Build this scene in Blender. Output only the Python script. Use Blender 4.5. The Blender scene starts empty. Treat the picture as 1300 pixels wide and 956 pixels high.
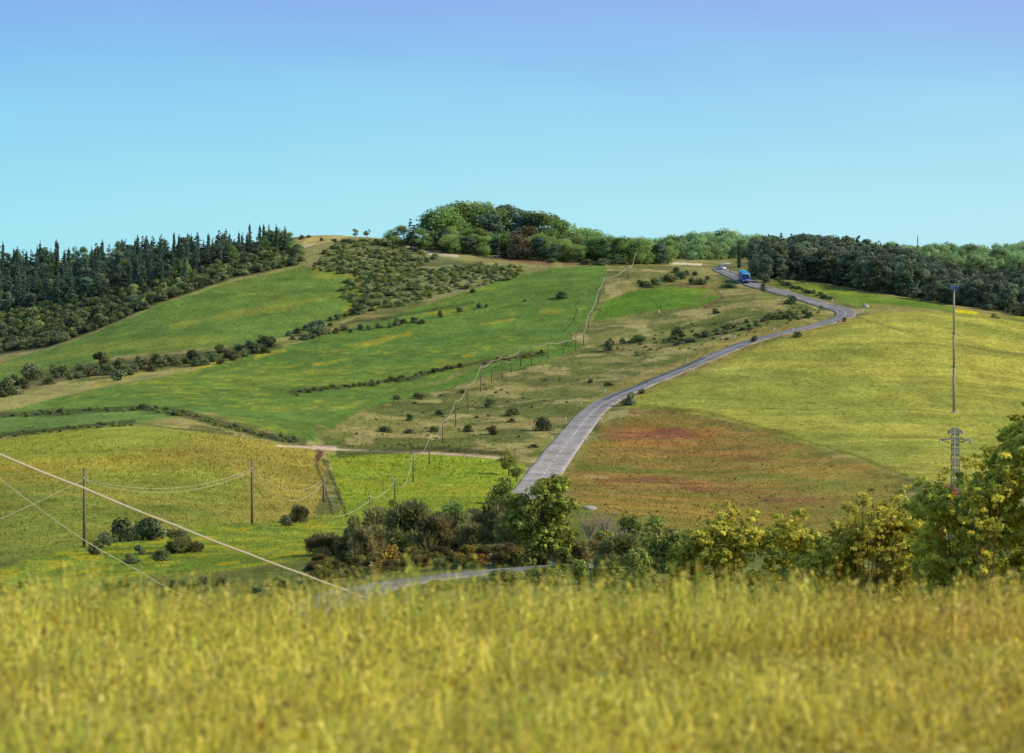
import bpy, math, random
import numpy as np

# ------------------------------------------------------------------ basics
F = 3700.0            # focal length in photo pixels (1300 wide)
CX, HY = 650.0, 330.0  # principal column, horizon row
scene = bpy.context.scene
COL = scene.collection
rnd = random.Random(7)
R = np.random.default_rng(11)

def lin(r, g, b, k=1.0):
    o = []
    for c in (r, g, b):
        c = c / 255.0
        o.append((c / 12.92 if c <= 0.04045 else ((c + 0.055) / 1.055) ** 2.4) * k)
    return tuple(o)

# ------------------------------------------------------------------ noise
def _hash(ix, iy, s):
    h = (ix.astype(np.int64) * 374761393 + iy.astype(np.int64) * 668265263 + s * 1442695041) & 0xFFFFFFFF
    h = ((h ^ (h >> 13)) * 1274126177) & 0xFFFFFFFF
    h = h ^ (h >> 16)
    return (h & 0xFFFF) / 65535.0

def vnoise(x, y, s=0):
    x = np.asarray(x, float); y = np.asarray(y, float)
    ix = np.floor(x); iy = np.floor(y)
    fx = x - ix; fy = y - iy
    fx = fx * fx * (3 - 2 * fx); fy = fy * fy * (3 - 2 * fy)
    a = _hash(ix, iy, s); b = _hash(ix + 1, iy, s); c = _hash(ix, iy + 1, s); d = _hash(ix + 1, iy + 1, s)
    return (a * (1 - fx) + b * fx) * (1 - fy) + (c * (1 - fx) + d * fx) * fy

def fbm(x, y, s=0, o=3):
    v = 0; a = 0.5; t = 0
    for i in range(o):
        v = v + a * vnoise(x, y, s + i * 17); t += a
        x = x * 2.03 + 5.1; y = y * 2.03 + 2.7; a *= 0.5
    return v / t

def sstep(a, b, x):
    t = np.clip((x - a) / (b - a), 0, 1)
    return t * t * (3 - 2 * t)

# ------------------------------------------------------------------ terrain profiles
def pchip(xs, ys, x):
    xs = np.asarray(xs, float); ys = np.asarray(ys, float)
    h = np.diff(xs); d = np.diff(ys) / h
    m = np.zeros_like(ys); m[0] = d[0]; m[-1] = d[-1]
    for i in range(1, len(xs) - 1):
        if d[i - 1] * d[i] > 0:
            w1 = 2 * h[i] + h[i - 1]; w2 = h[i] + 2 * h[i - 1]
            m[i] = (w1 + w2) / (w1 / d[i - 1] + w2 / d[i])
    k = np.clip(np.searchsorted(xs, x) - 1, 0, len(xs) - 2)
    t = (x - xs[k]) / h[k]
    return ((2 * t**3 - 3 * t**2 + 1) * ys[k] + (t**3 - 2 * t**2 + t) * h[k] * m[k]
            + (-2 * t**3 + 3 * t**2) * ys[k + 1] + (t**3 - t**2) * h[k] * m[k + 1])

NEAR = [(0.5, -2.0), (8, -2.15), (14, -2.4), (17.5, -2.6), (19.5, -2.755), (26, -4.2), (40, -7.6), (70, -12.6), (110, -16.2), (150, -19.6)]
ANCH = {  # photo column: (distance, photo row) of the ground
    -400: [(210, 760), (270, 730), (330, 690), (420, 640), (500, 600), (600, 560), (700, 522), (800, 490), (880, 465), (960, 430), (1060, 395), (1180, 352), (1300, 336)],
    0:    [(200, 770), (260, 738), (300, 705), (335, 683), (400, 634), (480, 592), (545, 563), (640, 522), (720, 496), (800, 471), (880, 449), (950, 421), (1050, 386), (1180, 345), (1260, 334)],
    200:  [(200, 762), (260, 728), (300, 700), (345, 676), (400, 640), (470, 596), (550, 547), (640, 518), (710, 487), (800, 447), (870, 404), (905, 384), (980, 352), (1060, 330), (1120, 321)],
    400:  [(200, 752), (245, 722), (300, 694), (385, 660), (440, 634), (520, 596), (568, 570), (610, 540), (690, 499), (780, 450), (860, 400), (940, 346), (1000, 313), (1030, 303), (1060, 301)],
    600:  [(190, 748), (213, 724), (250, 702), (330, 674), (400, 650), (470, 622), (530, 600), (575, 572), (620, 540), (690, 498), (765, 449), (845, 400), (920, 352), (985, 323), (1040, 315), (1080, 312)],
    800:  [(185, 748), (215, 716), (250, 700), (330, 672), (420, 648), (480, 626), (540, 599), (585, 560), (635, 520), (700, 482), (765, 440), (815, 402), (870, 364), (910, 346), (960, 335), (1040, 331), (1100, 329)],
    1000: [(180, 748), (215, 722), (260, 702), (340, 680), (420, 658), (500, 620), (560, 582), (630, 522), (690, 468), (730, 433), (775, 406), (810, 386), (850, 366), (890, 352), (930, 345), (1000, 336), (1100, 328)],
    1200: [(180, 748), (215, 724), (260, 702), (340, 678), (410, 656), (470, 632), (530, 600), (590, 556), (650, 505), (700, 460), (745, 420), (785, 397), (830, 385), (900, 370), (1000, 352), (1100, 340), (1160, 335)],
    1400: [(180, 750), (215, 728), (260, 706), (340, 684), (410, 664), (470, 642), (530, 612), (590, 570), (650, 522), (700, 480), (745, 443), (785, 422), (830, 407), (900, 388), (1000, 362), (1100, 345), (1160, 338)],
    1800: [(180, 752), (260, 712), (340, 694), (410, 676), (530, 632), (650, 552), (745, 482), (830, 440), (1000, 380), (1160, 346)],
}
Drows = np.concatenate([np.arange(0.5, 30, 0.5), np.arange(30, 150, 3.0), np.arange(150, 1150, 1.6), np.arange(1150, 1600, 12.0), np.geomspace(1600, 9000, 18)])
inner = np.arange(-140, 1442, 2.0)
outL = -140 - np.geomspace(6, 9000, 34)[::-1]
outR = 1440 + np.geomspace(6, 9000, 34)
PX = np.concatenate([outL, inner, outR])
acol = sorted(ANCH)
prof = []
for c in acol:
    pts = list(NEAR) + [(d, -(p - HY) / F * d) for d, p in ANCH[c]]
    d, p = ANCH[c][-1]
    z1 = -(p - HY) / F * d
    pts += [(d + 150, z1 - 4), (d + 450, z1 - 18), (3000, min(z1 - 40, -30)), (9100, min(z1 - 60, -60))]
    a = np.array(pts)
    prof.append(pchip(a[:, 0], a[:, 1], Drows))
prof = np.array(prof)                                   # anchors x rows
Z = np.zeros((len(Drows), len(PX)))
axc = np.array(acol, float)
pxc = np.clip(PX, axc[0], axc[-1])
k = np.clip(np.searchsorted(axc, pxc) - 1, 0, len(axc) - 2)
t = (pxc - axc[k]) / (axc[k + 1] - axc[k])
def tang(i):                                            # Catmull-Rom tangents over uneven anchors
    i0 = np.clip(i - 1, 0, len(axc) - 1); i1 = np.clip(i + 1, 0, len(axc) - 1)
    return (prof[i1] - prof[i0]) / (axc[i1] - axc[i0])[:, None]
h = (axc[k + 1] - axc[k])[:, None]
tt = t[:, None]
Z = ((2 * tt**3 - 3 * tt**2 + 1) * prof[k] + (tt**3 - 2 * tt**2 + tt) * h * tang(k)
     + (-2 * tt**3 + 3 * tt**2) * prof[k + 1] + (tt**3 - tt**2) * h * tang(k + 1)).T
GX = (PX[None, :] - CX) / F * Drows[:, None]
GY = np.repeat(Drows[:, None], len(PX), 1)
und = sstep(120, 320, GY) * (1 - sstep(1100, 1500, GY) * 0.5)
Z = Z + und * ((fbm(GX / 34, GY / 34, 3) - 0.5) * 2.0 + (fbm(GX / 9, GY / 9, 5) - 0.5) * 0.5)
Z = Z + (1 - sstep(24, 40, GY)) * (fbm(GX / 1.6, GY / 1.6, 9) - 0.5) * 0.12

def zat(px, D):
    px = np.asarray(px, float); D = np.asarray(D, float)
    j = np.clip(np.searchsorted(PX, px) - 1, 0, len(PX) - 2)
    i = np.clip(np.searchsorted(Drows, D) - 1, 0, len(Drows) - 2)
    u = (px - PX[j]) / (PX[j + 1] - PX[j]); v = (D - Drows[i]) / (Drows[i + 1] - Drows[i])
    return (Z[i, j] * (1 - u) + Z[i, j + 1] * u) * (1 - v) + (Z[i + 1, j] * (1 - u) + Z[i + 1, j + 1] * u) * v

def zxy(x, y):
    return zat(CX + np.asarray(x) / np.asarray(y) * F, y)

DS = np.arange(150, 1250, 1.0)
def hit(px, py, dmin=150.0):
    """first ground point the line of sight through a photo pixel meets beyond dmin"""
    ds = DS[DS >= dmin]
    rows = HY - zat(np.full_like(ds, px), ds) / ds * F
    ok = np.nonzero(rows <= py)[0]
    if len(ok) == 0:
        i = int(np.argmin(rows)); D = ds[i]
    else:
        i = ok[0]; D = ds[i]
        if i > 0:
            a, b = rows[i - 1], rows[i]
            D = ds[i - 1] + (a - py) / max(1e-6, a - b)
    return (px - CX) / F * D, float(D), float(zat(px, D))

def at(px, D):
    return (px - CX) / F * D, D, float(zat(px, D))

# ------------------------------------------------------------------ the roads (before the ground is meshed)
def smooth(a, n):
    a = np.asarray(a, float)
    for _ in range(n):
        b = a.copy(); b[1:-1] = 0.25 * a[:-2] + 0.5 * a[1:-1] + 0.25 * a[2:]; a = b
    return a

def resample(P, step):
    d = np.concatenate([[0], np.cumsum(np.linalg.norm(np.diff(P[:, :2], axis=0), axis=1))])
    n = max(4, int(d[-1] / step)); s = np.linspace(0, d[-1], n)
    return np.stack([np.interp(s, d, P[:, i]) for i in range(P.shape[1])], 1)

def road_path(pts, step=1.6):
    """pts: (px, py, width) along the centreline"""
    P = []
    for (x0, y0, w0), (x1, y1, w1) in zip(pts[:-1], pts[1:]):
        for q in np.linspace(0, 1, 8, endpoint=False):
            P.append((*hit(x0 + (x1 - x0) * q, y0 + (y1 - y0) * q)[:2], w0 + (w1 - w0) * q))
    P.append((*hit(*pts[-1][:2])[:2], pts[-1][2]))
    P = resample(np.array(P), step)
    for i in range(3): P[:, i] = smooth(P[:, i], 40)
    T = np.gradient(P[:, :2], axis=0); T /= np.linalg.norm(T, axis=1)[:, None]
    N = np.stack([T[:, 1], -T[:, 0]], 1)                # to the driver's right going up
    zl = smooth(zxy(*(P[:, :2] - N * P[:, 2:3] * 0.5).T), 12)
    zr = smooth(zxy(*(P[:, :2] + N * P[:, 2:3] * 0.5).T), 12)
    return P, N, zl, zr

MAIN = [(668, 632, 6.4), (681, 616, 6.4), (708, 577, 6.3), (733, 546, 6.0), (745, 530, 5.9), (757, 518, 5.7), (775, 506, 5.5), (807, 493, 5.3),
        (849, 475.5, 5.2), (900, 454.5, 5.2), (942, 436, 5.2), (970, 427.5, 5.2), (1003, 421, 5.2), (1035, 413, 5.2), (1060, 406.5, 5.4), (1076, 401.5, 5.6),
        (1080, 397.5, 5.6), (1070, 392.5, 5.4), (1052, 388.5, 5.2), (1022, 379.5, 5.2), (995, 371.5, 5.2), (973, 366, 5.2), (951, 359.5, 5.2), (936, 352, 5.2), (922, 345.5, 5.2), (914, 341, 5.2)]
VALL = [(760, 716, 5.4), (700, 719, 5.4), (650, 723, 5.4), (600, 726, 5.4), (560, 730, 5.4), (520, 735, 5.2), (485, 740, 5.2), (450, 748, 5.2), (425, 762, 5.2), (408, 785, 5.2), (395, 802, 5.2), (350, 809, 5.2), (200, 811, 5.2), (0, 812, 5.2), (-300, 812.5, 5.2)]
roads = [road_path(MAIN), road_path(VALL)]
for P, N, zl, zr in roads:
    mnx, mxx = P[:, 0].min() - 14, P[:, 0].max() + 14
    mny, mxy = P[:, 1].min() - 14, P[:, 1].max() + 14
    idx = np.nonzero((GX > mnx) & (GX < mxx) & (GY > mny) & (GY < mxy))
    vx, vy = GX[idx], GY[idx]
    best = np.full(len(vx), 1e9); bi = np.zeros(len(vx), int)
    for c in range(0, len(P), 40):
        d = (vx[:, None] - P[None, c:c + 40, 0]) ** 2 + (vy[:, None] - P[None, c:c + 40, 1]) ** 2
        m = d.argmin(1); dm = d[np.arange(len(vx)), m]
        b = dm < best; best[b] = dm[b]; bi[b] = m[b] + c
    off = (vx - P[bi, 0]) * N[bi, 0] + (vy - P[bi, 1]) * N[bi, 1]
    dist = np.sqrt(best); hw = P[bi, 2] * 0.5
    tq = np.clip(off / (2 * hw) + 0.5, -0.6, 1.6)
    zroad = zl[bi] * (1 - tq) + zr[bi] * tq - 0.16
    w = 1 - sstep(hw + 0.6, hw + 6.0, dist)
    Z[idx] = Z[idx] * (1 - w) + zroad * w

# ------------------------------------------------------------------ ground colour: fields drawn on the land
GPX = np.repeat(PX[None, :], len(Drows), 0)
GPY = HY - Z / GY * F

def inside(poly, x, y):
    """signed distance (photo pixels, + inside)"""
    P = np.array(poly, float); n = len(P)
    d = np.full(x.shape, 1e9); c = np.zeros(x.shape, bool)
    for i in range(n):
        a, b = P[i], P[(i + 1) % n]
        e = b - a; wx, wy = x - a[0], y - a[1]
        q = np.clip((wx * e[0] + wy * e[1]) / max(1e-9, e @ e), 0, 1)
        d = np.minimum(d, (wx - q * e[0]) ** 2 + (wy - q * e[1]) ** 2)
        cond = ((a[1] <= y) & (b[1] > y)) | ((b[1] <= y) & (a[1] > y))
        with np.errstate(divide='ignore', invalid='ignore'):
            xi = a[0] + (y - a[1]) / (b[1] - a[1]) * (b[0] - a[0])
        c ^= cond & (x < xi)
    d = np.sqrt(d)
    return np.where(c, d, -d)

def lineband(pts, w, x, y):
    P = np.array(pts, float); d = np.full(x.shape, 1e9)
    for a, b in zip(P[:-1], P[1:]):
        e = b - a; wx, wy = x - a[0], y - a[1]
        q = np.clip((wx * e[0] + wy * e[1]) / max(1e-9, e @ e), 0, 1)
        d = np.minimum(d, (wx - q * e[0]) ** 2 + (wy - q * e[1]) ** 2)
    return w - np.sqrt(d)

NZ1 = fbm(GX / 38 + GY / 70, GY / 34, 21, 4)       # broad patches, drawn out along the slope
NZ2 = fbm(GX / 9, GY / 8, 31, 3)
NZ3 = fbm(GX / 2.2, GY / 3.5, 41, 2)
NZ4 = fbm(GX / 60, GY / 40, 51, 3)
far = GY > 100
C = np.zeros(Z.shape + (3,))
C[:] = lin(118, 116, 52)
def paint(mask, col, k=1.0):
    m = (np.clip(mask, 0, 1) * k)[..., None]
    C[:] = C * (1 - m) + np.array(col) * m
def reg(poly, col, soft=3.0, rag=6.0, k=1.0):
    s = inside(poly, GPX, GPY) + (NZ2 - 0.5) * rag
    m = sstep(-soft, soft, s) * far
    paint(m, col, k)
    return m
def band(pts, w, col, soft=1.5, rag=3.0, k=1.0):
    s = lineband(pts, w, GPX, GPY) + (NZ2 - 0.5) * rag
    m = sstep(-soft, soft, s) * far
    paint(m, col, k)
    return m

G_DRY = lin(136, 134, 66); G_TAN = lin(170, 152, 88); G_OLV = lin(104, 114, 50); G_GRN = lin(86, 122, 46); G_YEL = lin(176, 160, 34)
# everything above the valley starts as dry, mottled pasture
m = reg([(-3000, 600), (-3000, 250), (4500, 250), (4500, 640), (1210, 640), (700, 640), (400, 640)], G_DRY, 6, 10)
paint(m * sstep(0.42, 0.6, NZ1), G_OLV, 0.75)
paint(m * sstep(0.46, 0.64, NZ2), G_TAN, 0.7)
paint(m * sstep(0.5, 0.66, fbm(GX / 14, GY / 16, 101, 4)), lin(92, 100, 46), 0.7)
paint(m * sstep(0.58, 0.68, fbm(GX / 6, GY / 10, 103, 3)), lin(184, 166, 100), 0.6)
# valley floor
m = reg([(-3000, 640), (0, 690), (260, 668), (420, 655), (600, 650), (720, 640), (1050, 680), (1140, 640), (4500, 640), (4500, 900), (-3000, 900)], lin(108, 114, 48), 6, 12)
paint(m * sstep(0.5, 0.62, NZ2), lin(128, 124, 46), 0.6)
m = reg([(-3000, 720), (0, 722), (110, 688), (300, 664), (440, 655), (470, 668), (430, 700), (300, 720), (200, 728), (-100, 790)], lin(140, 152, 48), 4, 8)
paint(m * sstep(0.5, 0.6, NZ1), lin(108, 130, 38), 0.8)
paint(m * sstep(0.56, 0.64, NZ3), G_YEL, 0.6)
# hilltop
m = reg([(360, 345), (385, 304), (450, 296), (520, 300), (640, 322), (760, 330), (740, 345), (660, 345), (620, 330), (540, 335), (470, 345)], lin(150, 142, 80), 3, 6)
reg([(382, 312), (392, 300), (445, 298), (440, 305), (410, 309)], lin(186, 166, 92), 2, 3)
m = reg([(395, 345), (420, 312), (500, 305), (560, 325), (640, 345), (690, 345), (650, 358), (520, 384), (460, 396), (440, 372)], lin(112, 116, 66), 4, 8)
paint(m * sstep(0.5, 0.6, NZ2), lin(152, 146, 88), 0.7)
band([(515, 312), (548, 322), (580, 325)], 1.8, lin(205, 185, 150), 1, 1)
band([(400, 309), (372, 318)], 1.0, lin(196, 180, 140), 1, 1)
band([(630, 326), (660, 330), (700, 334)], 3.0, lin(132, 90, 66), 2, 5, .8)
band([(715, 335), (750, 336)], 1.6, lin(132, 84, 62), 1.5, 3, .8)
band([(640, 328), (675, 333)], 1.5, lin(112, 70, 58), 1.5, 4, .7)
# upper-left green field
m = reg([(-400, 520), (-400, 500), (0, 462), (62, 443), (122, 421), (200, 387), (290, 357), (380, 338), (440, 346), (466, 372), (460, 396), (430, 409), (388, 419), (330, 436), (250, 443), (150, 452), (60, 474), (0, 484)], lin(110, 134, 52), 2.5, 4)
paint(m * sstep(0.5, 0.68, NZ1), lin(140, 144, 54), 0.6)
paint(m * sstep(0.5, 0.62, NZ2), lin(92, 120, 48), 0.5)
paint(m * sstep(0.55, 0.65, NZ4), lin(92, 120, 46), 0.6)
band([(220, 412), (300, 398), (380, 385), (440, 372)], 3.0, lin(152, 148, 56), 3, 12, 0.6)
band([(400, 345), (450, 350), (462, 372), (440, 395)], 5.0, lin(164, 152, 44), 4, 16, 0.6)
band([(60, 443), (122, 421), (200, 387), (290, 357), (380, 338)], 1.0, lin(166, 156, 90), 1.5, 5, 0.6)
# straw strip below the first hedge
reg([(-200, 545), (-100, 508), (0, 502), (70, 492), (150, 478), (260, 460), (300, 452), (250, 472), (120, 495), (0, 524), (-100, 540)], lin(158, 150, 80), 2, 5)
band([(-100, 512), (0, 494), (60, 478), (150, 466), (230, 458), (345, 441)], 8, lin(88, 90, 46), 3, 8, .85)
# the big middle green field
m = reg([(-300, 560), (0, 524), (120, 494), (250, 470), (345, 445), (430, 421), (520, 394), (590, 372), (650, 351), (700, 341), (765, 335), (772, 346), (764, 372), (752, 400), (722, 430), (690, 446), (640, 452), (590, 466), (560, 484), (480, 505), (400, 536), (404, 562), (360, 552), (270, 524), (180, 519), (80, 526), (-200, 560)], lin(106, 132, 50), 2, 3)
paint(m * sstep(0.5, 0.68, NZ1), lin(130, 142, 50), 0.6)
paint(m * sstep(0.5, 0.62, NZ4), lin(92, 122, 46), 0.6)
paint(m * sstep(0.5, 0.64, NZ2), lin(94, 120, 46), 0.5)
paint(m * sstep(0.58, 0.7, NZ3) * sstep(0.5, 0.6, NZ1), G_YEL, 0.3)
for pts, w in (([(325, 454), (345, 447), (362, 444)], 2.6), ([(300, 456), (250, 466)], 1.6), ([(415, 447), (470, 436), (520, 424)], 2.2), ([(400, 462), (440, 456)], 2.0), ([(688, 396), (742, 392)], 2.2), ([(590, 452), (602, 450)], 1.8), ([(520, 402), (560, 396), (600, 392)], 1.5), ([(610, 412), (650, 407)], 1.2), ([(480, 388), (500, 384)], 1.5), ([(180, 472), (120, 490)], 1.5)):
    band(pts, w * .8, lin(178, 164, 48), 2.6, 11.0, 0.6)
# lower green wedge beneath the hedge line
m = reg([(0, 552), (0, 528), (180, 517), (230, 528), (170, 536), (90, 544)], lin(112, 136, 58), 2.5, 5)
m = reg([(400, 536), (480, 506), (560, 486), (600, 468), (690, 447), (722, 430), (745, 438), (700, 456), (620, 478), (540, 500), (460, 520), (420, 545)], lin(98, 126, 44), 3, 5)
# inner field by the crest
m = reg([(752, 408), (766, 384), (800, 370), (860, 363), (905, 366), (914, 378), (890, 388), (820, 396)], lin(96, 128, 38), 2, 3)
paint(m * sstep(0.5, 0.65, NZ1), lin(126, 140, 44), 0.6)
band([(860, 362), (905, 364), (918, 378), (895, 390)], 1.6, lin(118, 84, 58), 1.2, 2.0, 0.8)
# lower-left field
m = reg([(-500, 700), (-500, 600), (0, 560), (90, 544), (175, 539), (260, 549), (340, 560), (398, 570), (412, 590), (408, 630), (398, 655), (330, 664), (250, 668), (120, 690), (0, 712)], lin(142, 144, 52), 2, 3)
paint(m * sstep(0.45, 0.64, NZ1), lin(118, 130, 50), 0.7)
paint(m * sstep(0.5, 0.64, NZ2), lin(160, 150, 60), 0.5)
s = m * sstep(-30, 50, GPX - 270 - (GPY - 590) * 0.5 + (NZ1 - 0.5) * 240)
paint(s, lin(172, 148, 62), 0.6)
s = m * sstep(20, -14, GPY - 578 + (NZ1 - 0.5) * 60) * sstep(260, 120, GPX)
paint(s, lin(166, 166, 56), 0.8)
s = m * sstep(-12, 12, lineband([(0, 596), (120, 588), (250, 575)], 7, GPX, GPY) + (NZ2 - .5) * 16)
paint(s, lin(170, 140, 54), 0.6)
# bright yellow-green field
m = reg([(416, 578), (440, 572), (520, 575), (650, 583), (668, 590), (655, 620), (640, 640), (600, 662), (470, 668), (430, 655), (436, 640)], lin(148, 160, 44), 2, 3)
paint(m * sstep(0.5, 0.62, NZ1), lin(168, 164, 46), 0.7)
paint(m * sstep(0.55, 0.66, NZ3), lin(104, 134, 36), 0.6)
# sandy track and the double rut below it
band([(352, 566), (400, 568), (432, 571), (520, 574), (600, 578), (650, 583)], 1.4, lin(204, 176, 134), 0.8, 1.0)
band([(398, 568), (425, 569)], 2.4, lin(206, 176, 140), 1.0, 1.0)
band([(404, 572), (402, 590), (412, 620), (422, 652)], 2.0, lin(84, 82, 44), 2, 2.5, .8)
band([(412, 586), (424, 612), (440, 655)], 2.0, lin(80, 80, 42), 2, 2.5, .8)
band([(408, 575), (403, 584)], 2.6, lin(112, 72, 50), 1.4, 1.6)
band([(310, 600), (330, 625), (352, 650)], 0.9, lin(92, 92, 40), 1, 1, .7)
# dark banks that follow the hedges
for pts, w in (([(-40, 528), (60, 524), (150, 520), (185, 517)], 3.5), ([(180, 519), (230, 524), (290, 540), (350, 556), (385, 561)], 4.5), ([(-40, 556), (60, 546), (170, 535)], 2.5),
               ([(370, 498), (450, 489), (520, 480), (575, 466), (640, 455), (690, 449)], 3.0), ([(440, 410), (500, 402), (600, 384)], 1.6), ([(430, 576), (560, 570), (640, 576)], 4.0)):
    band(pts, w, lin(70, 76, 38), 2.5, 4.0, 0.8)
# right-hand cereal field
RF = [(790, 516), (826, 493), (900, 466), (940, 446), (1000, 428), (1066, 412), (1092, 402), (1130, 392), (1220, 398), (1300, 410), (3000, 470), (3000, 700), (1300, 608), (1212, 614), (1150, 606), (1090, 584), (1000, 556), (900, 528), (840, 520)]
m = reg(RF, lin(176, 170, 68), 2.5, 4)
paint(m * sstep(0.5, 0.64, fbm(GX / 34 + GY / 30, GY / 9, 61, 4)), lin(146, 148, 56), 0.75)
paint(m * sstep(0.55, 0.68, fbm(GX / 34 + GY / 60, GY / 40, 67, 3)), lin(184, 178, 84), 0.6)
paint(m * sstep(0.55, 0.7, NZ1), lin(128, 136, 50), 0.55)
paint(m * sstep(.5, .62, fbm(GX / 24 + GY / 20, GY / 3.5, 63, 4)), lin(142, 142, 56), .55)
band([(1085, 402), (1150, 421), (1190, 432), (1260, 446), (1320, 452)], 1.0, lin(120, 116, 50), 1.2, 2.0, 0.7)
m = reg([(985, 357), (1040, 362), (1110, 374), (1200, 388), (1240, 402), (1180, 392), (1100, 392), (1060, 380), (1010, 370)], lin(106, 130, 42), 2, 3)
paint(m * sstep(0.5, 0.62, NZ1), lin(134, 144, 52), 0.6)
reg([(1100, 386), (1150, 388), (1180, 394), (1120, 398)], lin(150, 138, 70), 2, 4, .8)
band([(1214, 395), (1240, 398)], 2.2, lin(206, 186, 30), 1.2, 3)
band([(1240, 400), (1300, 404)], 2.0, lin(150, 146, 46), 1.2, 3)
# reddish fallow field
RD = [(716, 610), (742, 570), (770, 540), (800, 524), (850, 521), (900, 530), (1000, 558), (1090, 586), (1150, 606), (1130, 640), (1070, 676), (1030, 692), (900, 680), (760, 655), (724, 630)]
m = reg(RD, lin(146, 128, 56), 9, 16)
paint(m * sstep(0.46, 0.62, fbm(GX / 26 - GY / 50, GY / 12, 71, 4)), lin(122, 120, 46), 0.7)
s = m * sstep(-10, 26, inside([(745, 552), (800, 530), (870, 530), (950, 560), (1000, 590), (920, 596), (780, 588)], GPX, GPY) + (NZ1 - .5) * 60 + (NZ2 - .5) * 20)
paint(s, lin(172, 112, 62), 0.85)
paint(s * sstep(0.5, 0.62, fbm(GX / 16 - GY / 40, GY / 9, 77, 4)), lin(128, 78, 62), 0.7)
s = m * sstep(-6, 6, lineband([(760, 608), (850, 612), (920, 622), (1060, 640)], 6, GPX, GPY) + (NZ2 - .5) * 14)
paint(s, lin(140, 88, 60), 0.7)
s = m * sstep(-5, 5, lineband([(735, 592), (800, 596), (900, 600), (1000, 606), (1080, 616)], 5, GPX, GPY) + (NZ2 - .5) * 10)
paint(s, lin(106, 118, 42), 0.8)
s = m * sstep(-6, 6, lineband([(780, 640), (900, 650), (1040, 660)], 6, GPX, GPY) + (NZ2 - .5) * 12)
paint(s, lin(172, 134, 52), 0.6)
s = m * sstep(-4, 4, lineband([(880, 532), (960, 548), (1040, 578), (1130, 606)], 3, GPX, GPY) + (NZ2 - .5) * 9)
paint(s, lin(112, 110, 44), 0.8)
paint(m * sstep(.5, .62, fbm(GX / 20, GY / 5, 73, 4)), lin(128, 124, 50), .6)
paint(m * sstep(.54, .64, fbm(GX / 14, GY / 6, 79, 4)), lin(178, 132, 60), .55)
band([(800, 522), (870, 527), (930, 541)], 3.0, lin(130, 92, 58), 3, 9, .6)
band([(815, 516), (900, 524), (1000, 552), (1090, 580), (1150, 604)], 2.2, lin(112, 116, 40), 2, 4, .8)
s = sstep(0, 20, inside(RD, GPX, GPY)) * sstep(930, 1130, GPX + (NZ1 - .5) * 120) * far
paint(s, lin(142, 138, 56), .6)
band([(742, 604), (772, 607)], 1.5, lin(196, 168, 112), 1.2, 2, .8)
band([(726, 690), (760, 696)], 3.0, lin(170, 156, 140), 2, 4, .8)
# verges of the road
for pts in (MAIN,):
    pp = [(a, b) for a, b, _ in pts[2:18]]
    s = lineband(pp, 12, GPX, GPY) + (NZ2 - 0.5) * 10
    paint(sstep(-3, 3, s) * far * sstep(395, 420, GPY), lin(160, 136, 62), 0.45)
# woodland floors
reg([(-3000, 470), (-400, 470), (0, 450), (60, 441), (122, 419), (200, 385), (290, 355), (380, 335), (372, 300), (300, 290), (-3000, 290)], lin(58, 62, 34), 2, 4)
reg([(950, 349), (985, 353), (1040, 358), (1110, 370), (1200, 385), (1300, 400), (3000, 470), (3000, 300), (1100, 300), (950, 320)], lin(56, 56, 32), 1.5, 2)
reg([(880, 388), (902, 376), (920, 362), (908, 348), (870, 346), (800, 350), (800, 362), (860, 360), (900, 364)], lin(140, 132, 66), 3, 6, .6)
band([(850, 334), (890, 336)], 1.2, lin(226, 206, 160), 1, 1)
# the near meadow
nr = ~far
gn = fbm(GX / 0.7, GY / 1.6, 81, 3)
nearcol = np.array(lin(112, 104, 34))[None, None, :] * (1 - sstep(.4, .6, gn))[..., None] + np.array(lin(146, 128, 40))[None, None, :] * sstep(.4, .6, gn)[..., None]
C = np.where((GY < 60)[..., None], nearcol, C)
blend = sstep(60, 140, GY)[..., None]
C = np.where((GY >= 60)[..., None], C * blend + np.array(lin(112, 114, 46))[None, None, :] * (1 - blend), C)
C *= (0.86 + 0.28 * NZ3)[..., None]

# ------------------------------------------------------------------ mesh helpers
def link(o, parent=None):
    COL.objects.link(o)
    if parent is not None: o.parent = parent
    return o

def mesh_np(name, V, faces, mats=(), col=None, smooth_=False, mi=None):
    """V (n,3); faces: (m,k) int array with constant k, or a list of lists"""
    me = bpy.data.meshes.new(name)
    V = np.asarray(V, np.float32)
    if isinstance(faces, np.ndarray):
        m, kk = faces.shape
        loops = faces.astype(np.int32).ravel(); start = np.arange(m, dtype=np.int32) * kk; tot = np.full(m, kk, np.int32)
    else:
        tot = np.array([len(f) for f in faces], np.int32)
        loops = np.array([i for f in faces for i in f], np.int32)
        start = np.concatenate([[0], np.cumsum(tot)[:-1]]).astype(np.int32); m = len(faces)
    me.vertices.add(len(V)); me.vertices.foreach_set('co', V.ravel())
    me.loops.add(len(loops)); me.loops.foreach_set('vertex_index', loops)
    me.polygons.add(m); me.polygons.foreach_set('loop_start', start); me.polygons.foreach_set('loop_total', tot)
    if mi is not None: me.polygons.foreach_set('material_index', np.asarray(mi, np.int32))
    if smooth_: me.polygons.foreach_set('use_smooth', np.ones(m, bool))
    me.update(calc_edges=True)
    if col is not None:
        a = me.color_attributes.new('Col', 'FLOAT_COLOR', 'POINT')
        c = np.ones((len(V), 4), np.float32); c[:, :3] = col
        a.data.foreach_set('color', c.ravel())
    for mt in mats: me.materials.append(mt)
    return me

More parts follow.
